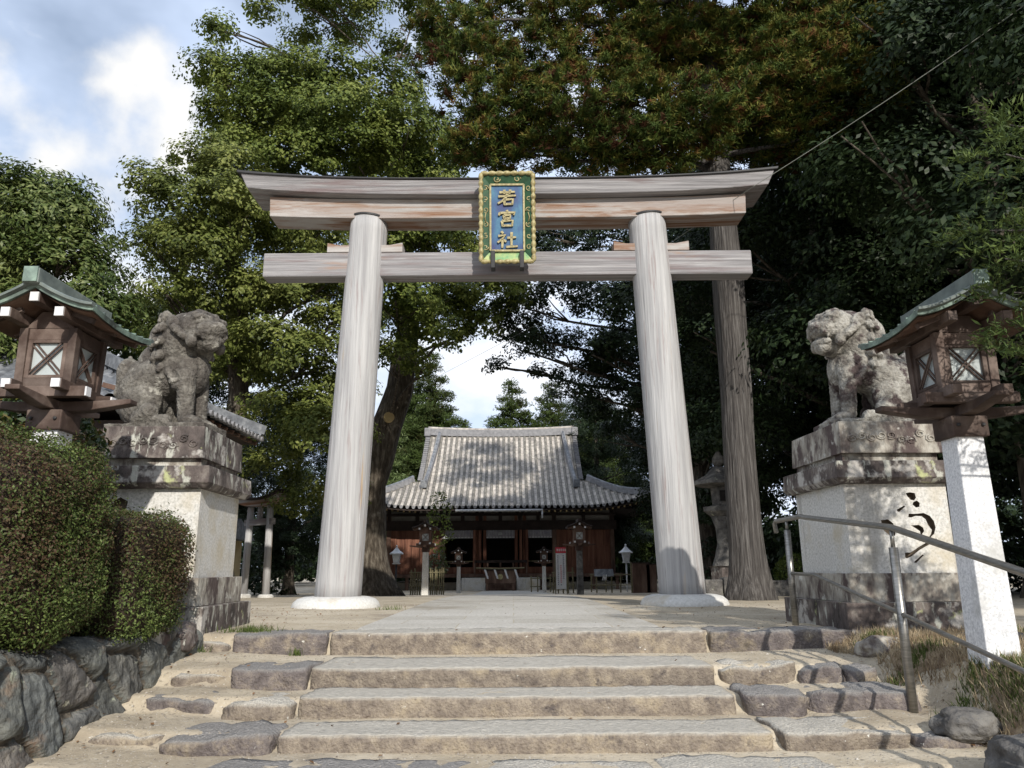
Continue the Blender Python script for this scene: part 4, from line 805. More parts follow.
# generic evergreen trees, copied for the wood
def generic(name, h, cr_, seed, lm, n, leaf, label):
    r = random.Random(seed); lobes = []
    for k in range(n):
        t = (k+.5)/n; z = h*(.16+.80*t); q = cr_*math.sin(math.pi*(.12+.83*t))**.7; a = k*2.39996; lobes.append((math.cos(a)*q*r.uniform(.45, 1), math.sin(a)*q*r.uniform(.45, 1), z, r.uniform(1.0, 1.6)))
    return tree(name, (0, 0, 0), [(0, 0, -.3, .34), (.1, 0, h*.3, .25), (-.1, .1, h*.6, .17), (0, 0, h*.92, .05)], lobes, lm, label, clumps=20, per=105, cr=.50, leaf=leaf, every=2)
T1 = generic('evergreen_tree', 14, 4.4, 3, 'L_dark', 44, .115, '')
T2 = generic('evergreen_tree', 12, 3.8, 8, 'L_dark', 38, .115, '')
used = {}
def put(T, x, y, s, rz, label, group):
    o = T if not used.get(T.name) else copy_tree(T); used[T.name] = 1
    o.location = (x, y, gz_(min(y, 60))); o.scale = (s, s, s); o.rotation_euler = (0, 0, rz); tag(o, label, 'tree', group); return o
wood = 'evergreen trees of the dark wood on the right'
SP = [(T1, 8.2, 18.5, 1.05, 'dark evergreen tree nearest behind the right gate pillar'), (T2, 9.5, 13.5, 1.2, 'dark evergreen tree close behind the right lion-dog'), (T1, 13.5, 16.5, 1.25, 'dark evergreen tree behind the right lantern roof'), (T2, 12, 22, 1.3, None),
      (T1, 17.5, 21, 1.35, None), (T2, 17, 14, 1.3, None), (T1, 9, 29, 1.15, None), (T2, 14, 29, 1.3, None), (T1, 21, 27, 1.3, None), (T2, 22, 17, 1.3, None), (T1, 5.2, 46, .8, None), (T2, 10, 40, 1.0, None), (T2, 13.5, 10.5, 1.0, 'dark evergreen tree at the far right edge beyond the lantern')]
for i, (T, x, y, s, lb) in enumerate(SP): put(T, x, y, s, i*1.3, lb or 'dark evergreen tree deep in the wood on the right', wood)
# leafy boughs hanging over the hall's right side
Dd = lob([(522, 308, 24, .9), (560, 300, 24, 1.1), (600, 308, 25, 1.2), (632, 345, 24, 1.3), (592, 355, 24, 1.0), (560, 345, 25, .8), (622, 405, 25, 1.2), (535, 345, 25, .7), (500, 368, 26, .45), (662, 430, 26, .9), (522, 350, 24, .7), (545, 378, 25, .6), (572, 392, 25, .7), (505, 335, 24, .5), (600, 372, 25, .9), (590, 410, 26, .7), (615, 435, 27, .7), (662, 395, 24, 1.4), (700, 380, 24, 1.5),
          (692, 330, 24, 1.5), (708, 450, 24, 1.2), (655, 300, 24, 1.3), (715, 300, 24, 1.5), (715, 515, 26, 1.3), (730, 430, 24, 1.4), (740, 500, 24, 1.3), (640, 260, 25, 1.2), (590, 265, 25, .9), (545, 262, 25, .9), (690, 245, 25, 1.4), (715, 560, 26, 1.0), (560, 400, 30, .4)])
Dd += lob([(540, 238, 27, 1.0), (575, 242, 27, 1.0), (608, 236, 27, 1.0), (560, 205, 27, 1.0), (605, 200, 27, 1.0), (580, 168, 27, 1.0), (610, 165, 27, .9), (640, 215, 27, 1.0), (498, 322, 24, .7), (525, 330, 24, .7), ])
Dd += [(8, 27, 12, 2), (9.5, 26, 11, 2), (7, 28, 10, 2)]
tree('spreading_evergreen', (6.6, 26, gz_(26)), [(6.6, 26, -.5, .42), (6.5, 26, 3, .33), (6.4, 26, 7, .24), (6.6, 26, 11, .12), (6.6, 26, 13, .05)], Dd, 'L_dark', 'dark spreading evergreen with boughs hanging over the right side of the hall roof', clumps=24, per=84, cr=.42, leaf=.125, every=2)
# woodland edge left and behind
for i, (T, x, y, s, lb) in enumerate([(T2, -11.5, 26, .85, 'dark evergreen tree behind the small gate on the left'), (T1, -16, 21, .8, 'dark evergreen tree behind the tiled roof on the left'), (T2, -9.5, 33, .7, 'dark evergreen tree in the gap between the gate pillar and the left wood'), (T1, -20, 30, .8, 'dark evergreen tree farthest left in the wood')]):
    put(T, x, y, s, 2+i, lb, 'evergreen trees of the left wood')
# trees standing behind the photographer, which shade the right side
for i, (T, x, y, s) in enumerate([(T1, 17, -9, 1.3), (T2, 22.5, -7, 1.6), (T1, 27, -12, 1.7), (T2, 21.5, -17, 1.7), (T1, 32, -9, 1.7)]):
    put(T, x, y, s, i, 'evergreen tree standing out of view behind the right of the steps', 'trees shading the approach')
def cone_lobes(x, y, z0, z1, r0, n, seed):
    r = random.Random(seed); L_ = []
    for k in range(n): t = k/(n-1); q = r0*(1-t)**.8; a = k*2.4; L_.append((x+math.cos(a)*q*.7, y+math.sin(a)*q*.7, z0+(z1-z0)*t, max(.35, q*.65)*r.uniform(.8, 1.2)))
    return L_
def bgcon(px_, py_, Y, r0, lm, label, z0=1.0, nm='conifer'):
    p = at(px_, py_, Y); conifer(nm, (p.x, Y, -.46), [(p.x, Y, -.6, .28), (p.x, Y, p.z*.5, .17), (p.x, Y, p.z, .03)], cone_lobes(p.x, Y, z0, p.z, r0, 34, int(px_)), lm, label, clumps=30, per=46, ln=.30, asp=.2, every=2)
bgcon(430, 358, 56, 4.6, 'L_con', 'slim conifer left of the hall roof ridge'); bgcon(408, 392, 58, 4.6, 'L_con', 'shorter yellow green conifer beside the camphor trunk')
bgcon(512, 385, 57, 4, 'L_con', 'conifer rising behind the middle of the hall roof'); bgcon(550, 388, 59, 4.4, 'L_con', 'rusty tipped conifer behind the right half of the hall roof'); bgcon(592, 402, 57, 4.6, 'L_con', 'low conifer behind the right end of the hall roof')
bgcon(392, 425, 53, 2.6, 'L_bamb', 'pale feathery bamboo clump left of the hall', nm='bamboo')
# far woodland closing the horizon
P = []
for k in range(900):
    a = rng.uniform(-1.15, 1.15); d = rng.uniform(52, 75); P.append((math.sin(a)*d, math.cos(a)*d, rng.uniform(-.3, 4.2 if abs(a) > .2 else 2.6), 1.3))
Q, Qn = lobes_to_leaves(P, 4, 34, .7, .8)
tag(leaves('woodland', Q, Qn, .45, .6, M['L_dark']), 'distant low woodland closing the view behind the hall', 'woodland', kind='stuff')
P = [(x, y, gz_(y)+rng.uniform(.1, 1.4), .8) for x, y in [(rng.uniform(6.5, 24), rng.uniform(15, 34)) for k in range(200)]+[(rng.uniform(-22, -9.5), rng.uniform(23, 36)) for k in range(120)]]
Q, Qn = lobes_to_leaves(P, 8, 30, .4, .8)
tag(leaves('undergrowth', Q, Qn, .2, .5, M['L_dark']), 'dark undergrowth under the trees', 'undergrowth', kind='stuff')

# ---------------------------------------------------------------- clipped hedges and shrubs
def hedge(name, c, r, n, leaf, m, label, pw=4.0, inner=.9, seed=0, cat='hedge', lump=.07, asp=.5):
    """superellipsoid body: dark twiggy core plus leaves spread over an uneven skin"""
    o = empty(name, (c[0], c[1], c[2]-r[2])); tag(o, label, cat)
    def surf(d):
        k = (abs(d[:, 0])**pw+abs(d[:, 1])**pw+abs(d[:, 2])**pw)**(-1/pw); return d*k[:, None]
    d = rng.normal(0, 1, (n, 3)); d /= np.linalg.norm(d, axis=1)[:, None]; s = surf(d)*np.array(r)
    g = np.sign(s)*np.abs(s/np.array(r))**(pw-1)/np.array(r); g /= np.linalg.norm(g, axis=1)[:, None]
    w_ = np.abs(np.linalg.norm(g, axis=1))
    lp = np.array([noise.noise(Vector(q)*2.6+Vector((seed, 0, 0)))*lump+noise.noise(Vector(q)*9)*lump*.45 for q in s])
    p = s+g*(lp+rng.uniform(-.09, .015, n)*.8)[:, None]+np.array([0, 0, r[2]])
    sh = rng.random(n) < .05; p = p+(g*.5+np.array([0, 0, .6]))*np.where(sh, rng.uniform(.02, .07, n), 0)[:, None]
    leaves('leaves', p, g*1.0+np.array([0, 0, .5]), leaf, asp, M[m], o, jit=.9)
    bm = bmesh.new(); bmesh.ops.create_icosphere(bm, subdivisions=5, radius=1)
    for v in bm.verts:
        q = np.array([v.co.normalized()]); t = surf(q)[0]*np.array(r)*inner; nz = noise.noise(Vector(t)*2.6+Vector((seed, 0, 0)))*lump-.03*abs(noise.noise(Vector(t)*14)); v.co = Vector(t)*(1+nz)+Vector((0, 0, r[2]))
    me = bpy.data.meshes.new('twigs'); bm.to_mesh(me); bm.free(); me.shade_smooth(); link('twigs', me, M['twig'], o); return o
hedge('hedge', (-3.98, 4.66, .73), (1.38, .66, .69), 110000, .023, 'L_hedge', 'tall rounded clipped azalea hedge in front of the left lantern', 4.4, .93, 1)
hedge('hedge', (-3.22, 5.93, .52), (.60, .55, .47), 42000, .024, 'L_hedge', 'low square clipped azalea hedge in front of the left pedestal', 8, .90, 4)
hedge('camellia_bush', (-3.85, 6.15, 1.0), (.50, .40, 1.05), 9000, .06, 'L_bush', 'red and green leaved shrub between the left lantern and lion-dog', 2.2, .7, 6, 'shrub', .16)
hedge('camellia_bush', (-5.3, 6.6, 1.25), (.9, .6, 1.2), 9000, .06, 'L_bush', 'shrub at the left edge behind the lantern', 2.2, .7, 9, 'shrub', .16)
for x, y, r_, lb in ((6.3, 17.0, .55, 'round clipped bush nearest the cedar trunk beside the right pedestal'), (7.0, 16.6, .6, 'round clipped bush against the left face of the right pedestal')):
    hedge('round_bush', (x, y, gz_(y)+r_*.8), (r_, r_, r_*.8), 6000, .06, 'L_cam', lb, 2, .88, x, 'bush', .06)
# near conifer branches reaching in at the right edge
nb = [(3.2+random.uniform(-.36, .5), 4.1+random.uniform(-.3, .3), 1.75+k*.085, .22) for k in range(18)]+[(4.3+random.uniform(-.5, .6), 4.2+random.uniform(-.5, .5), 1.2+k*.11, .3) for k in range(30)]
conifer('juniper_tree', (4.5, 4.3, -.1), [(4.5, 4.3, -.2, .10), (4.45, 4.3, 1.2, .08), (4.3, 4.2, 2.4, .06), (4.1, 4.1, 4.2, .02)], nb, 'L_con', 'feathery juniper reaching in at the right edge beside the lantern roof', clumps=130, per=34, ln=.06, asp=.2, br=.016)

# ---------------------------------------------------------------- dry grass bank on the right, small tufts
def blades(name, pts, h, wd, m, label, lean=.8, kind='stuff'):
    n = len(pts); P = np.array(pts); a = rng.uniform(0, 2*math.pi, n); hh = h*rng.uniform(.4, 1.3, n); ln = rng.uniform(.1, lean, n)
    b = rng.uniform(0, 2*math.pi, n); off = np.stack([np.cos(b)*ln*hh, np.sin(b)*ln*hh, hh*np.sqrt(np.maximum(.06, 1-ln**2))], 1); s = np.stack([np.cos(a), np.sin(a), a*0], 1)*wd/2
    V = np.stack([P-s, P+s, P+off*.55+s*.7, P+off*.55-s*.7, P+off+np.array([0, 0, -.2])*hh[:, None]*ln[:, None]], 1).reshape(-1, 3)
    i = np.arange(n)[:, None]*5; F1 = (i+np.array([0, 1, 2, 3])).tolist(); F2 = (i+np.array([3, 2, 4])).tolist()
    me = bpy.data.meshes.new(name); me.from_pydata(V.tolist(), [], F1+F2); me.update(); o = link(name, me, m); tag(o, label, 'grass', kind=kind); return o
pt = []
while len(pt) < 42000:
    x, y = (rng.uniform(2.72, 4.4), rng.uniform(3.4, 7.08)) if rng.random() < .8 else (rng.uniform(2.8, 7.5), rng.uniform(3.2, 7.08))
    if x < 2.86+.10*math.sin(y*5) and y < 6.6: continue
    if noise.noise(Vector((x*2.2, y*2.2, 3))) < -.3+rng.uniform(-.25, .25): continue
    pt.append((x, y, gh(x, y)-.005))
blades('dry_grass', pt, .085, .006, M['straw'], 'dry straw coloured grass on the bank right of the steps', .95)
pt = []
while len(pt) < 6000:
    x, y = rng.normal(3.3, .28), rng.normal(4.85, .2)
    if x < 2.9 or y < 3.4: continue
    pt.append((x, y, gh(x, y)-.005))
for cx_, cy_, s_, k in ((2.98, 5.9, .12, 500), (3.05, 6.7, .08, 150), (2.95, 5.2, .1, 300), (-1.9, 6.95, .03, 60), (-2.45, 7.35, .12, 260), (-2.75, 6.9, .05, 90), (-1.75, 11.2, .12, 70), (4.6, 7.0, .2, 300)):
    for q in range(k): x, y = rng.normal(cx_, s_), rng.normal(cy_, s_*.5); pt.append((x, y, gh(x, y)))
blades('green_grass', pt, .075, .007, M['grass'], 'green grass tufts on the bank and along stone edges', .7)
Pl = []
while len(Pl) < 2600:
    x, y = rng.uniform(-6, 7.5), rng.uniform(2.6, 12)
    wgt = 1 if x > 2.7 and y < 7 else (.5 if x < -2.3 else .05)
    if rng.random() < wgt: Pl.append((x, y, gh(x, y)+.012))
tag(leaves('fallen_leaves', Pl, np.tile([0, 0, 1.], (len(Pl), 1)), .035, .55, mat('brown_dead_leaves', [(.10, .05, .02), (.25, .14, .07)], 9, bump=0), jit=.25), 'brown fallen leaves scattered on the ground', 'fallen leaves', kind='stuff')

# ---------------------------------------------------------------- temple hall
K = 1.3                                   # metres per drawing unit
HX, HY, HZ = -.5*K, 30.5*K, .55+(-.25-.55)*K
hall = empty('temple_hall', (HX, HY, HZ)); tag(hall, 'low wooden temple hall with grey brown tiled roof at the end of the path', 'temple')
def hb(*a, **k): return MB(K).box(*a, **k)
# local drawing coords: x from centre, y from facade (negative to viewer), z from ground
zf, zs, zr_, zc0, zc1, zbm = .63, .88, 1.11, 1.99, 2.30, 2.70
hb(-4.75, 4.75, -.60, 6.5, .50, .62).build('veranda', M['darkwood'], hall)
hb(-4.5, 4.5, .15, 6.2, -.05, .30).build('plaster_base', M['plasterw'], hall)
for x in (-4.5, -3.6, -2.4, -1.6, 1.6, 2.4, 3.6, 4.5): hb(x-.06, x+.06, -.5, -.38, -.1, .5).build('veranda_post', M['darkwood'], hall)
hb(-1.45, -.55, -1.2, -.62, -.05, .48).build('stone_block', M['concrete'], hall, bevel=.02); hb(.62, 1.5, -1.2, -.62, -.05, .48).build('stone_block', M['concrete'], hall, bevel=.02)
for k in range(4): hb(-.53, .60, -1.35+k*.17, -.62, -.05+k*.14, .09+k*.14).build('stair_tread', M['darkwood'], hall)
# walls and openings
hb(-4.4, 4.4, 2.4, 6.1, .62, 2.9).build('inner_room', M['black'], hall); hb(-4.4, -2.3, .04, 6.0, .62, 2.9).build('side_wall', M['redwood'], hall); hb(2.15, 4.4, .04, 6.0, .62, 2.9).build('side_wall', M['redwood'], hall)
for x0, x1 in ((-4.40, -2.30), (2.15, 4.40)):
    n = 7; s = (x1-x0)/n
    for k in range(n): hb(x0+k*s+.006, x0+(k+1)*s-.006, -.02+.012*(k % 2), .035, zs, zc1).build('wall_board', M['redwood'], hall, bevel=.006)
hb(-4.45, 4.45, -.06, .03, zf, zs-.002).build('sill_board', M['redwood'], hall)
cols = [-4.42, -2.28, -.93, -.62, .62, .95, 2.13, 4.42]
for x in cols:
    wd = .085 if abs(x) > 1.5 else .06
    hb(x-wd, x+wd, -.09, .06, .60, 2.95).build('column', M['darkwood'] if abs(x) > 1.5 else M['redwood'], hall, bevel=.01)
for x in (-.80, .80, -1.02, 1.04): hb(x-.05, x+.05, -.30, .0, zf, zc1).build('folding_door', M['redwood'], hall, bevel=.006)
hb(-4.6, 4.6, -.13, .05, zc1+.002, zbm-.03).build('head_beam', M['veryd'], hall)
hb(-4.6, 4.6, -.12, .05, 2.86, 2.95).build('upper_beam', M['veryd'], hall)
hb(-4.45, 4.45, -.02, .05, zbm-.03, 3.3).build('plaster_frieze', M['plaster'], hall)
for x in (-4.42, -3.3, -2.28, -1.5, -.78, 0, .78, 1.5, 2.13, 3.3, 4.42): hb(x-.07, x+.07, -.10, -.02, zbm-.03, 3.25).build('frieze_strut', M['veryd'], hall)
for x in (-2.28, -.78, .78, 2.13): MB(K).prism([(-.12, 0), (.12, 0), (.34, .16), (.34, .24), (-.34, .24), (-.34, .16)], (x, -.11, 2.95), d=.06).build('bracket', M['veryd'], hall)
for x0, x1, n in ((-2.2, -1.06, 9), (-.57, .57, 9), (1.0, 2.05, 9)):
    for k in range(n):
        a = x0+(x1-x0)*k/n; o = MB(K); 
        pts = [[(a+(x1-x0)/n*u/4, -.03+.018*math.sin(u*1.6+k), zc1-(zc1-zc0)*v/2) for u in range(5)] for v in range(3)]; o.grid(pts); b = len(o.v); o.v += [v_+Vector((0, .012, 0)) for v_ in o.v]; o.f += [tuple(b+q for q in f)[::-1] for f in o.f]
        c = o.build('curtain_strip', M['cloth'], hall, smooth=True)
        hb(a+.02, a+(x1-x0)/n-.02, -.055, -.045, zc0+.01, zc0+.055).build('paper_tab', M['white'], c)
    hb(x0, x1, .0, .05, zr_-.03, zr_+.01).build('threshold_rail', M['bamboo'], hall)
hb(-1.0, 1.05, -.35, -.28, zs+.16, zs+.26).build('low_rail', M['veryd'], hall)
for x in (-1.0, -.5, 0, .5, 1.02): hb(x-.03, x+.03, -.34, -.29, zf, zs+.16).build('low_rail_post', M['darkwood'], hall)
MB(K).lathe([(.02, .12), (.05, .1), (.09, .0), (.07, -.02)], (0.0, -.12, 2.13), 12).build('hanging_bell', M['metalw'], hall, smooth=True)
MB(K).lathe([(.01, .12), (.03, .1), (.16, .0), (.15, -.02)], (-2.15, -.2, 1.98), 12).build('pendant_lamp', M['white'], hall, smooth=True)
# roof: concave front with upper gabled part and lower hips
EH, EF, ZE = 5.916, -1.75, 3.06           # eave half width, eave y, eave z
VH = 3.28; YR, ZR = 3.05, 6.62            # gable half width, ridge y and z
def slope(t): return ZE+(ZR-ZE)*(t*.62+.38*t**2.0)
TV = .43                                  # where the hips meet the gables
def hwid(t): return EH+(VH+.32-EH)*(t/TV)**.95 if t < TV else VH
nt_ = 46; rows_ = 44
def roof_front(sgn, name):
    mb = MB(K); P = []
    pitch = .232; us = np.arange(-25.5*pitch, 25.51*pitch, pitch/8)
    for i in range(rows_+1):
        t = i/rows_; hw = hwid(t) if t >= TV else EH+(VH+.32-EH)*(t/TV)**.95; z = slope(t); y = EF+(YR-EF)*t; row = []
        for u in us:
            x = max(-hw, min(hw, u)); up = .50*max(0, (abs(x)/EH-.5)/.5)**2.2*(1-t/TV if t < TV else 0)
            ph = (u % pitch)/pitch; r_ = .085*math.sqrt(max(0, 1-((ph-.5)/.26)**2)) if abs(ph-.5) < .26 else 0
            if abs(u) > hw: r_ = 0
            st_ = .012*((i*2.0) % 1.0) 
            row.append((x, y*1 if sgn > 0 else 2*YR-y, z+up+r_+(.010 if i % 2 else 0)))
        P.append(row)
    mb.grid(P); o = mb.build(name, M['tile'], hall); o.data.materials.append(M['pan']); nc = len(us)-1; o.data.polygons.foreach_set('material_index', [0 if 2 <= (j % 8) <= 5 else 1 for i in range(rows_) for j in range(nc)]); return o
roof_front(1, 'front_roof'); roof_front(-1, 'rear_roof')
for sx in (-1, 1):                        # side hip skirts and gable triangles
    mb = MB(K); P = []
    for i in range(12):
        t = TV*i/11; hw = EH+(VH+.32-EH)*(t/TV)**.95; z = slope(t); y0 = EF+(YR-EF)*t; n = 60; row = []
        for j in range(n+1):
            y = y0+(2*YR-2*y0)*j/n; up = .50*max(0, (abs(y-YR)/(YR-EF)-.5)/.5)**2.2*(1-t/TV); row.append((sx*hw, y, z+up+.05*(abs((y*4.3) % 1-.5) < .25)))
        P.append(row)
    mb.grid(P); mb.build('hip_skirt', M['tile'], hall)
    MB(K).prism([(EF+(YR-EF)*TV, slope(TV)-.1), (2*YR-(EF+(YR-EF)*TV), slope(TV)-.1), (YR, ZR-.1)], (sx*(VH-.25), 0, 0), a=(0, 1, 0), b_=(0, 0, 1), n=(-sx, 0, 0), d=.1).build('gable_wall', M['plaster'], hall)
    for k in range(24):                    # verge tile ends stacked along the gable edge
        t = TV+.02+(1-TV-.03)*k/23; MB(K).box(sx*VH-.10, sx*VH+.10, EF+(YR-EF)*t-.10, EF+(YR-EF)*t+.10, slope(t)-.0, slope(t)+.075).build('verge_tile', M['ridge'], hall, bevel=.02)
    def rid(pts, w_, h_, nm='roof_ridge'):
        mb = MB(K)
        for i in range(len(pts)-1): mb.bar(pts[i], pts[i+1], w_, h_)
        r_ = mb.build(nm, M['ridge'], hall); MB(K).tube([(p[0], p[1], p[2]+h_/2) for p in pts], w_*.42, 8).build('cap_tiles', M['tiledark'], r_, smooth=True); return r_
    dx = sx*(VH-.52); rid([(dx+sx*.28*(1-(k/10)), EF+(YR-EF)*(.33+.66*k/10), slope(.33+.66*k/10)+.13) for k in range(11)], .15, .22, 'descending_ridge')
    rid([(sx*(EH+(VH+.32-EH)*(t/TV)**.95-.05), EF+(YR-EF)*t+.02, slope(t)+.12+.50*(1-t/TV)*(max(0, ((EH+(VH+.32-EH)*(t/TV)**.95)/EH-.5)/.5)**2.2)) for t in [TV*k/10 for k in range(11)]], .17, .20, 'corner_ridge')
    MB(K).box(dx+sx*.30-.13, dx+sx*.30+.13, EF+(YR-EF)*.33-.12, EF+(YR-EF)*.33+.02, slope(.33)+.02, slope(.33)+.34).build('ridge_end_tile', M['tiledark'], hall, bevel=.03)
    MB(K).box(sx*(VH+.02)-.14, sx*(VH+.02)+.14, YR-.2, YR+.2, ZR-.02, ZR+.36).build('ridge_end_tile', M['ridge'], hall, bevel=.04)
mb = MB(K); n = 20
for i in range(n):
    f = lambda u: (u*VH, YR, ZR+.10+.10*abs(u)**2.2); mb.bar(f(-1+2*i/n), f(-1+2*(i+1)/n), .26, .30)
mb.build('main_ridge', M['ridge'], hall)
MB(K).tube([(u*VH, YR, ZR+.26+.10*abs(u)**2.2) for u in np.linspace(-1, 1, 21)], .09, 8).build('cap_tiles', M['tile'], hall, smooth=True)
# round eave tile ends, rafters with pale ends, soffit
mb = MB(K)
for i in range(13):
    pass
sof = MB(K); P = []
for j in range(41):
    x = -EH+.06+(2*EH-.12)*j/40; up = .50*max(0, (abs(x)/EH-.5)/.5)**2.2; P.append([(x, EF+.03, ZE-.06+up), (x*.9, .0, ZE+.12), ])
sof.grid(P); sof.v += [v_-Vector((0, 0, .05)) for v_ in sof.v[:]]; nn = 82; sof.f += [tuple(nn+q for q in f)[::-1] for f in sof.f]; sof.f += [(2*j, 2*j+2, nn+2*j+2, nn+2*j) for j in range(40)]
sof.build('eave_soffit', M['veryd'], hall)
for sx in (-1, 1):
    o = MB(K); o.grid([[(sx*(EH-.06), EF+.1+(2*YR-2*EF-.2)*j/8, ZE-.03) for j in range(9)], [(sx*4.3, .0+6*j/8, ZE+.12) for j in range(9)]]); o.v += [v_-Vector((0, 0, .05)) for v_ in o.v[:]]; o.f += [tuple(18+q for q in f)[::-1] for f in o.f]; o.build('side_soffit', M['veryd'], hall)
for k in range(50):
    x = -5.4+10.8*k/49; up = .50*max(0, (abs(x)/EH-.5)/.5)**2.2
    r_ = MB(K).bar((x, EF+.22, ZE-.13+up), (x*.95, -.1, ZE+.05), .07, .08).build('rafter', M['veryd'], hall)
    MB(K).box(x-.033, x+.033, EF+.205, EF+.217, ZE-.165+up, ZE-.095+up).build('painted_end', M['ochre'] if x > 1.6 or abs(x) > 3 else M['plasterw'], r_)
for k in range(51):
    x = -25*.232+.232*k
    if x > EH: break
    up = .50*max(0, (abs(x)/EH-.5)/.5)**2.2
    MB(K).tube([(x, EF-.03, ZE+.02+up), (x, EF+.05, ZE+.025+up)], .062, 10).build('eave_tile', M['ridge'], hall)
g1 = MB(K).tube([(-1.65, EF-.12, ZE-.12), (1.62, EF-.12, ZE-.12)], .045, 8).build('gutter', M['metalw'], hall, smooth=True)
MB(K).tube([(1.6, EF-.12, ZE-.12), (1.6, EF-.12, ZE-.42)], .03, 8).build('downpipe', M['metalw'], g1, smooth=True)

# ---------------------------------------------------------------- things before the hall
def W(px_, py_, Y): return at(px_, py_, Y)
def G_(px_, Y): p = at(px_, 592, Y); return (p.x, Y, gh(p.x, Y))
# offertory table with paper streamers
p = G_(499, 37.2); ot = empty('offertory_table', p); tag(ot, 'dark wooden offertory box with rope and four paper streamers at the hall steps', 'offertory box')
MB().box(-.72, .72, -.3, .3, .35, .95).build('box', M['darkwood'], ot, bevel=.02); MB().box(-.82, .82, -.36, .36, .95, 1.02).build('top', M['veryd'], ot, bevel=.01)
for sx in (-.62, .62):
    for sy in (-.24, .24): MB().box(sx-.05, sx+.05, sy-.05, sy+.05, -.05, .35).build('leg', M['darkwood'], ot)
MB().tube([(-1.15, -.42, 1.06), (0, -.42, 1.03), (1.15, -.42, 1.06)], .035, 8).build('rope', M['bamboo'], ot)
for x in (-.72, -.26, .22, .70):
    z = 1.0; mb = MB()
    for k in range(3): mb.prism([(x-.05+.05*k, z-.14*k), (x+.05+.05*k, z-.02-.14*k), (x+.09+.04*k, z-.16-.14*k), (x-.01+.05*k, z-.14-.14*k)], (0, -.44-.004*k, 0), d=.003)
    mb.build('paper_streamer', M['white'], ot)
MB().lathe([(.13, 0), (.13, .02), (.05, .03)], n=20).build('crest', M['gold'], ot, loc=(0, -.34, .66)).rotation_euler = (R(90), 0, 0)
gt = 'tall wooden lanterns standing before the hall'
def hall_lantern(px_, Y, K_, pm, label, grp):
    o = big_lantern(G_(px_, Y), pm, K_, label, grp, copper=False); return o
hall_lantern(423.5, 27, 1.02, M['concrete'], 'tall lantern on a pale stone post left of the hall entrance', gt)
hall_lantern(579, 27, 1.02, M['boulder'], 'tall lantern on a dark stone post right of the hall entrance', gt)
hall_lantern(457, 33.5, .77, M['concrete'], 'small lantern left of the offertory box', 'small lanterns flanking the offertory box')
hall_lantern(543, 33.5, .77, M['concrete'], 'small lantern right of the offertory box beside the banner', 'small lanterns flanking the offertory box')
def metal_lamp(px_, Y, label, dark):
    o = empty('metal_lantern', G_(px_, Y)); tag(o, label, 'lantern', 'metal lanterns at the hall corners')
    m_ = M['iron'] if dark else M['metalw']
    MB().tube([(0, 0, -.1), (0, 0, 1.3)], .035, 8).build('post', m_, o, smooth=True); MB().frust(1.30, 1.68, (-.12, .12, -.12, .12), (-.17, .17, -.17, .17)).build('lamp_box', M['metalw'], o, bevel=.01)
    MB().lathe([(.30, 1.66), (.31, 1.70), (.17, 1.80), (.06, 1.92), (.03, 1.98), (.05, 2.02), (.01, 2.06)], n=6).build('lamp_roof', M['metalw'], o); MB().lathe([(.16, 1.24), (.19, 1.28), (.12, 1.30)], n=6).build('lamp_foot', M['metalw'], o)
metal_lamp(394, 34, 'grey metal lantern on a dark post by the left end of the hall', True); metal_lamp(626, 34, 'grey metal lantern on a pale post by the right end of the hall', False)
def fence(px0, px1, Y, n, h, label, rails=2):
    a = G_(px0, Y); b = G_(px1, Y); o = empty('bamboo_fence', a); tag(o, label, 'fence'); L_ = b[0]-a[0]
    for k in range(n+1): x = L_*k/n; MB().tube([(x, random.uniform(-.02, .02), -.1), (x+random.uniform(-.02, .02), 0, h*random.uniform(.85, 1.1))], .028, 6).build('bamboo_stake', M['bamboo'], o)
    for k in range(rails): MB().tube([(-.05, -.03, h*(.35+.5*k)), (L_+.05, -.03, h*(.35+.5*k))], .022, 6).build('bamboo_rail', M['bamboo'], o)
fence(409, 418, 29, 4, .95, 'short bamboo fence left of the left tall lantern'); fence(429, 442, 29, 6, .95, 'short bamboo fence right of the left tall lantern')
fence(552, 572, 31, 4, .95, 'bamboo rail fence behind the vertical banner'); fence(590, 634, 33, 3, .85, 'bamboo rail fence before the right wall of the hall'); fence(530, 549, 34.5, 3, .7, 'low dark rail fence right of the entrance stones')
# vertical banner
bn = empty('banner_sign', G_(560, 29.5)); tag(bn, 'white vertical notice banner with red heading and dark columns of writing', 'sign')
MB().box(-.19, .19, -.012, .012, .18, 1.50).build('panel', M['white'], bn); MB().box(-.20, .20, -.016, .014, 1.504, 1.72).build('heading', M['red'], bn)
for sx in (-1, 1): MB().box(sx*.215-.018, sx*.215+.018, -.02, .02, -.1, 1.62).build('frame_post', M['bamboo'], bn)
r = random.Random(2)
for cx_, z0_, z1_, m_, s_ in ((.10, 1.42, .58, 'ink', .045), (.0, 1.05, .40, 'red', .04), (-.11, 1.42, .36, 'ink', .033), (-.0, .36, .30, 'ink', .033)):
    mb = MB(); z = z0_
    while z > z1_:
        for q in range(3): zz = z-.012*q*1.4; mb.box(cx_-s_*r.uniform(.5, .9), cx_+s_*r.uniform(.5, .9), -.0165, -.0125, zz-.005, zz+.003)
        mb.box(cx_-.005, cx_+.005, -.0175, -.0166, z-.045, z+.008); z -= .075
    mb.build('writing', M[m_], bn)
mb = MB(); [mb.box(-.15+.075*k, -.10+.075*k, -.02, -.0165, 1.58+.05*j, 1.61+.05*j) for k in range(5) for j in range(2)]; mb.build('heading_writing', M['white'], bn)
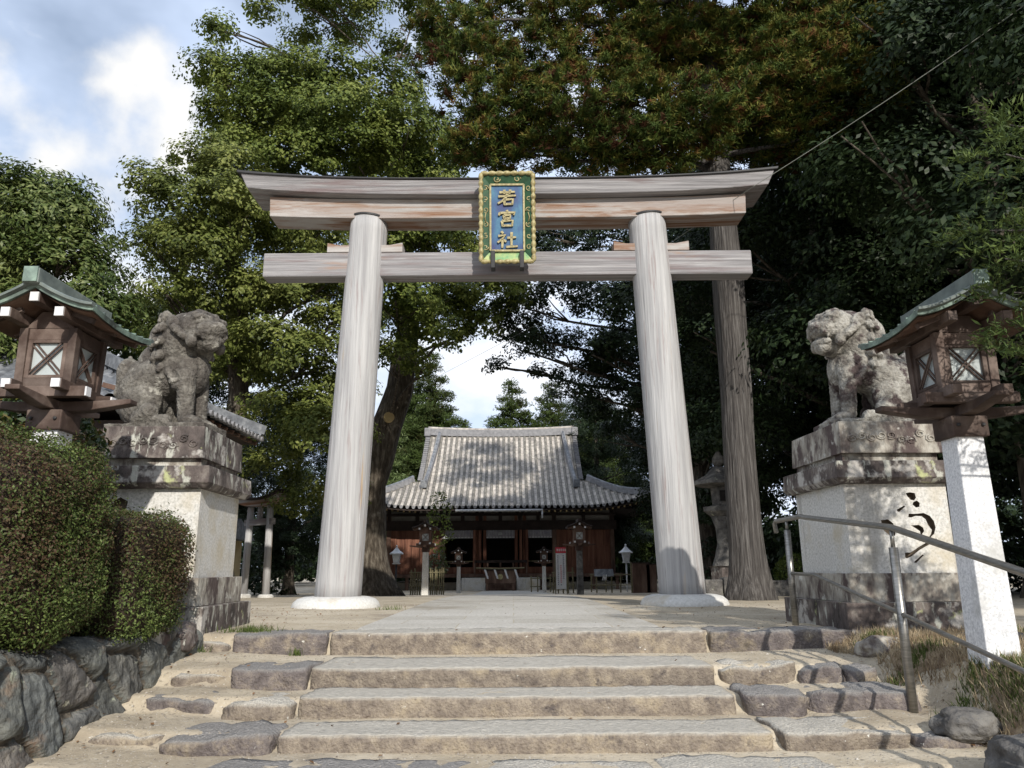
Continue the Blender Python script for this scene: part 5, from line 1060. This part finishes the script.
# little notice stand, posts, box
nbd = empty('notice_stand', G_(603, 31)); tag(nbd, 'low slanting dark notice board with paper slips before the right wall', 'notice board')
MB().box(-.38, .38, -.02, .02, .62, .95, Matrix.Rotation(R(-35), 3, 'X')).build('board', M['tiledark'], nbd); [MB().box(s-.025, s+.025, -.02, .02, -.1, .75).build('leg', M['bamboo'], nbd) for s in (-.3, .3)]
for x in (-.05, .0, .06): MB().box(x-.02, x+.02, -.16, -.155, .50, .72, Matrix.Rotation(R(12 if x else -12), 3, 'Y')).build('paper_slip', M['white'], nbd)
for px_, w_, h_, lb in ((640, .34, 1.15, 'dark boarded box left of the right gate pillar'), (650, .2, 1.1, 'dark narrow box touching the right gate pillar in view')):
    o = empty('wooden_box', G_(px_, 31)); tag(o, lb, 'box'); MB().box(-w_, w_, -.2, .2, -.1, h_).build('body', M['darkwood'], o, bevel=.01); MB().box(-w_-.03, w_+.03, -.23, .23, h_+.002, h_+.04).build('lid', M['veryd'], o)
wp = MB().box(-.04, .04, -.04, .04, -.1, 1.2).build('wooden_post', M['bamboo'], None, loc=G_(631, 31)); tag(wp, 'thin bare wooden post beside the right metal lantern', 'post')
# small shrub before left wall
hedge('sapling', (at(437, 535, 30).x, 30.5, 2.4), (.5, .3, 1.2), 600, .12, 'L_cam', 'thin leafy sapling behind the left tall lantern', 2, .05, 3, 'shrub', .3)
hedge('red_shrub', (at(437, 560, 33).x, 33, .75), (.4, .3, .6), 500, .12, 'L_bush', 'reddish low shrub before the left wall of the hall', 2, .05, 3, 'shrub', .3)

# ---------------------------------------------------------------- small torii and buildings on the left
s2 = empty('small_shrine_gate', (-6.75, 20.4, gz_(20.4))); tag(s2, 'small grey wooden shrine gate with curved lintel beyond the left pedestal', 'shrine gate'); s2.rotation_euler = (0, 0, R(-38))
for sx in (-1, 1):
    MB().tube([(sx*.50, 0, .06), (sx*.44, 0, 2.35)], [.10, .085], 20).build('pillar', M['pillar'], s2, smooth=True); MB().lathe([(.2, -.1), (.2, .05), (.15, .09)], (sx*.5, 0, 0), 20).build('base_stone', M['concrete'], s2)
mb = MB(); 
for i in range(16):
    f = lambda u: (u*.95, 0, 2.43+.16*abs(u)**2.5); mb.bar(f(-1+i/8), f(-1+(i+1)/8), .30, .16)
mb.build('top_lintel', M['beam_orange'], s2); mb = MB()
for i in range(16):
    f = lambda u: (u*1.02, 0, 2.545+.17*abs(u)**2.5); mb.bar(f(-1+i/8), f(-1+(i+1)/8), .42, .06)
mb.build('capping', M['veryd'], s2)
MB().box(-.62, .62, -.06, .06, 1.86, 2.02).build('tie_beam', M['beam'], s2); MB().box(-.05, .05, -.05, .05, 2.02, 2.36).build('middle_strut', M['beam'], s2)
# tiled roof pavilion behind the left statue
pv = empty('tiled_pavilion', (-8.95, 14.2, 0)); tag(pv, 'dark timber pavilion with blue grey tiled roof behind the left lion-dog', 'pavilion')
def hip(mb_, e, r_, corr=.22):
    pass
ex, ey, rx, ze, zrd = 3.45, 2.3, .35, 3.3, 4.9
def pz(t): return ze+(zrd-ze)*(t*.7+.3*t*t)
for sy in (-1, 1):
    P = []
    for i in range(16):
        t = i/15; hw = ex+(rx-ex)*t; row = []
        for j in range(187):
            u = -ex+2*ex*j/186; x = max(-hw, min(hw, u)); ph = (j % 6)/6; row.append((x, sy*ey*(1-t), pz(t)+(.05 if ph in (2/6, 3/6) else .035 if ph in (1/6, 4/6) else 0)+.15*max(0, abs(x)/ex-.6)**2*6*(1-t)))
        P.append(row)
    MB().grid(P).build('roof_slope', M['tiledark'], pv)
for sx in (-1, 1):
    P = []
    for i in range(16):
        t = i/15; hw = ex+(rx-ex)*t; hy = ey*(1-t); P.append([(sx*hw, -hy+2*hy*j/120, pz(t)+(.05 if j % 6 in (2, 3) else .035 if j % 6 in (1, 4) else 0)+.15*.16*6*(1-t)*(abs(j/60-1)**3)) for j in range(121)])
    MB().grid(P).build('roof_slope', M['tiledark'], pv)
    for sy in (-1, 1):
        pts = [(sx*(ex+(rx-ex)*t), sy*ey*(1-t), pz(t)+.12+.14*(1-t)) for t in np.linspace(0, 1, 9)]; mb = MB()
        for i in range(8): mb.bar(pts[i], pts[i+1], .16, .2)
        mb.build('corner_ridge', M['tiledark'], pv)
        for k in range(9): q = -1+2*k/8; 
    for k in range(21): y = -ey+.1+2*(ey-.1)*k/20; MB().tube([(sx*(ex+.02), y, ze+.06), (sx*(ex-.1), y, ze+.07)], .055, 10).build('eave_tile', M['ridge'], pv)
    for k in range(13): y = -ey+.2+2*(ey-.2)*k/12; MB().bar((sx*(ex-.08), y, ze-.06), (sx*2.2, y, ze+.25), .06, .08).build('rafter', M['darkwood'], pv)
    MB().box(sx*rx-.13, sx*rx+.13, -.16, .16, zrd-.05, zrd+.38).build('ridge_end_tile', M['tiledark'], pv, bevel=.04)
    MB().tube([(sx*(rx-.1), 0, zrd+.32), (sx*(rx+.22), 0, zrd+.40)], .06, 8).build('ridge_horn', M['tiledark'], pv)
MB().box(-rx, rx, -.12, .12, zrd-.02, zrd+.24).build('main_ridge', M['tiledark'], pv, bevel=.03)
o = MB(); o.frust(ze-.06, ze+.3, (-ex+.1, ex-.1, -ey+.1, ey-.1), (-2.2, 2.2, -1.2, 1.2)); o.build('eave_soffit', M['veryd'], pv)
for x in (-2.6, 0, 2.6):
    for y in (-1.5, 1.5): MB().box(x-.1, x+.1, y-.1, y+.1, 0, ze).build('column', M['darkwood'], pv)
MB().box(-2.55, 2.55, 1.42, 1.52, .2, 3.0).build('wall', M['veryd'], pv); MB().box(-2.65, -2.55, -1.5, 1.5, .2, 3.0).build('wall', M['veryd'], pv); MB().box(-2.8, 2.8, -1.62, 1.62, 2.8, 3.05).build('tie_beam', M['veryd'], pv)
# ochre plastered outbuilding and small white sign
ob = empty('outbuilding', (at(215, 560, 24).x-1.2, 24.5, gz_(24))); tag(ob, 'small ochre walled outbuilding with tiled roof seen past the left pedestal', 'outbuilding')
MB().box(-1.8, 1.25, -.8, 1.5, 0, 1.75).build('wall', M['ochre'], ob); MB().prism([(-1.1, 0), (1.85, 0), (.35, .65)], (-2.1, -.1, 1.77), a=(0, 1, 0), b_=(0, 0, 1), n=(1, 0, 0), d=3.7).build('roof', M['tiledark'], ob)
wsn = empty('white_sign', (at(222, 570, 21).x, 21, gz_(21))); tag(wsn, 'small white roofed notice post in front of the ochre wall', 'sign')
MB().box(-.11, .11, -.03, .03, .55, 1.20).build('panel', M['white'], wsn); MB().box(-.10, -.06, -.03, .03, -.1, .55).build('post', M['white'], wsn); MB().box(.06, .10, -.03, .03, -.1, .55).build('post', M['white'], wsn); MB().prism([(-.18, 0), (.18, 0), (0, .14)], (0, -.08, 1.202), n=(0, 1, 0), d=.16).build('sign_roof', M['white'], wsn)
mb = MB(); [mb.box(-.05, .06, -.034, -.0305, 1.10-.06*k, 1.13-.06*k) for k in range(7)]; mb.build('writing', M['ink'], wsn)

# ---------------------------------------------------------------- stone lantern and low wall on the right
p = (at(724, 560, 17.5).x, 17.5, gz_(17.5)); sl = empty('stone_lantern', p); tag(sl, 'tall mossy stone lantern half hidden behind the cedar trunk', 'stone lantern')
for nm, pr, n in (('base', [(.50, -.1), (.50, .28), (.34, .30), (.34, .62), (.40, .64)], 6), ('shaft', [(.30, .64), (.22, .85), (.15, 1.15), (.17, 1.5), (.25, 1.74)], 24), ('platform', [(.26, 1.741), (.42, 1.86), (.42, 1.96), (.24, 1.99)], 6), ('fire_box', [(.21, 1.991), (.23, 2.4)], 6), ('roof', [(.24, 2.401), (.66, 2.46), (.62, 2.54), (.34, 2.68), (.16, 2.86), (.08, 2.90)], 6), ('finial', [(.07, 2.901), (.14, 2.98), (.13, 3.1), (.02, 3.26)], 20)):
    MB().lathe(pr, n=n).build(nm, M['boulder'] if nm != 'base' else M['lichen'], sl, bevel=.01, smooth=n > 6)
for k in range(2): MB().box(-.08, .08, -.235, -.225, 2.08, 2.32, Matrix.Rotation(0, 3, 'Z')).build('window', M['black'], sl) if k == 0 else None
lw = empty('low_stone_wall', (5.4, 16.2, 0)); tag(lw, 'low mossy stone edging wall behind the cedar trunk', 'wall')
mb = MB(); r = random.Random(9); x = -1.6
while x < 3.6: w_ = r.uniform(.35, .7); mb.box(x, x+w_-.02, -.2, .2, -.2, .32+r.uniform(-.04, .04)); x += w_
mb.build('stones', M['boulder'], lw, bevel=.03, rough=.02)
# overhead cable
p0, p1, p2 = at(1040, 0, 9), at(755, 188, 11.2), at(436, 377, 34)
mid = at(600, 292, 17); pts = [p0+(p1-p0)*(k/12)+Vector((0, 0, -.05*math.sin(math.pi*k/12))) for k in range(12)]+[p1+(mid-p1)*(k/12) for k in range(12)]+[mid+(p2-mid)*(k/12) for k in range(13)]
ext = [p0+(p0-p1)*.8]; cb_ = MB().tube(ext+pts, .006, 6).build('overhead_cable', M['cable']); tag(cb_, 'thin overhead cable slanting from the upper right past the gate', 'cable')
# gravel grains lying on the sand
gp = []
while len(gp) < 9000:
    x, y = rng.uniform(-4, 4), rng.uniform(3.0, 13)
    if y > 7.1 and abs(x) < 1.5: continue
    if rng.random() < .25+.75*(y < 7.1): gp.append((x, y, gh(x, y)+.001, rng.uniform(.003, .009) if rng.random() < .96 else rng.uniform(.010, .018)))
gp = np.array(gp); n = len(gp); a = rng.uniform(0, 6.28, n); oc = np.array([(1, 0, 0), (0, 1, 0), (-1, 0, 0), (0, -1, 0), (0, 0, .7), (0, 0, -.7)])
ca, sa = np.cos(a)[:, None], np.sin(a)[:, None]; X_ = (oc[:, 0]*ca-oc[:, 1]*sa*.7); Y_ = (oc[:, 0]*sa+oc[:, 1]*ca*.7); Z_ = np.tile(oc[:, 2], (n, 1))
V = (np.stack([X_, Y_, Z_], 2)*gp[:, 3][:, None, None]+gp[:, None, :3]).reshape(-1, 3); tri = np.array([(0, 1, 4), (1, 2, 4), (2, 3, 4), (3, 0, 4), (1, 0, 5), (2, 1, 5), (3, 2, 5), (0, 3, 5)])
me = bpy.data.meshes.new('gravel'); me.from_pydata(V.tolist(), [], (np.arange(n)[:, None, None]*6+tri[None]).reshape(-1, 3).tolist()); me.update()
tag(link('gravel', me, mat('gravel_grains', [(.12, .10, .085), (.30, .27, .23), (.50, .47, .42)], 12, bump=0)), 'scattered gravel grains on the sandy ground', 'gravel', kind='stuff')
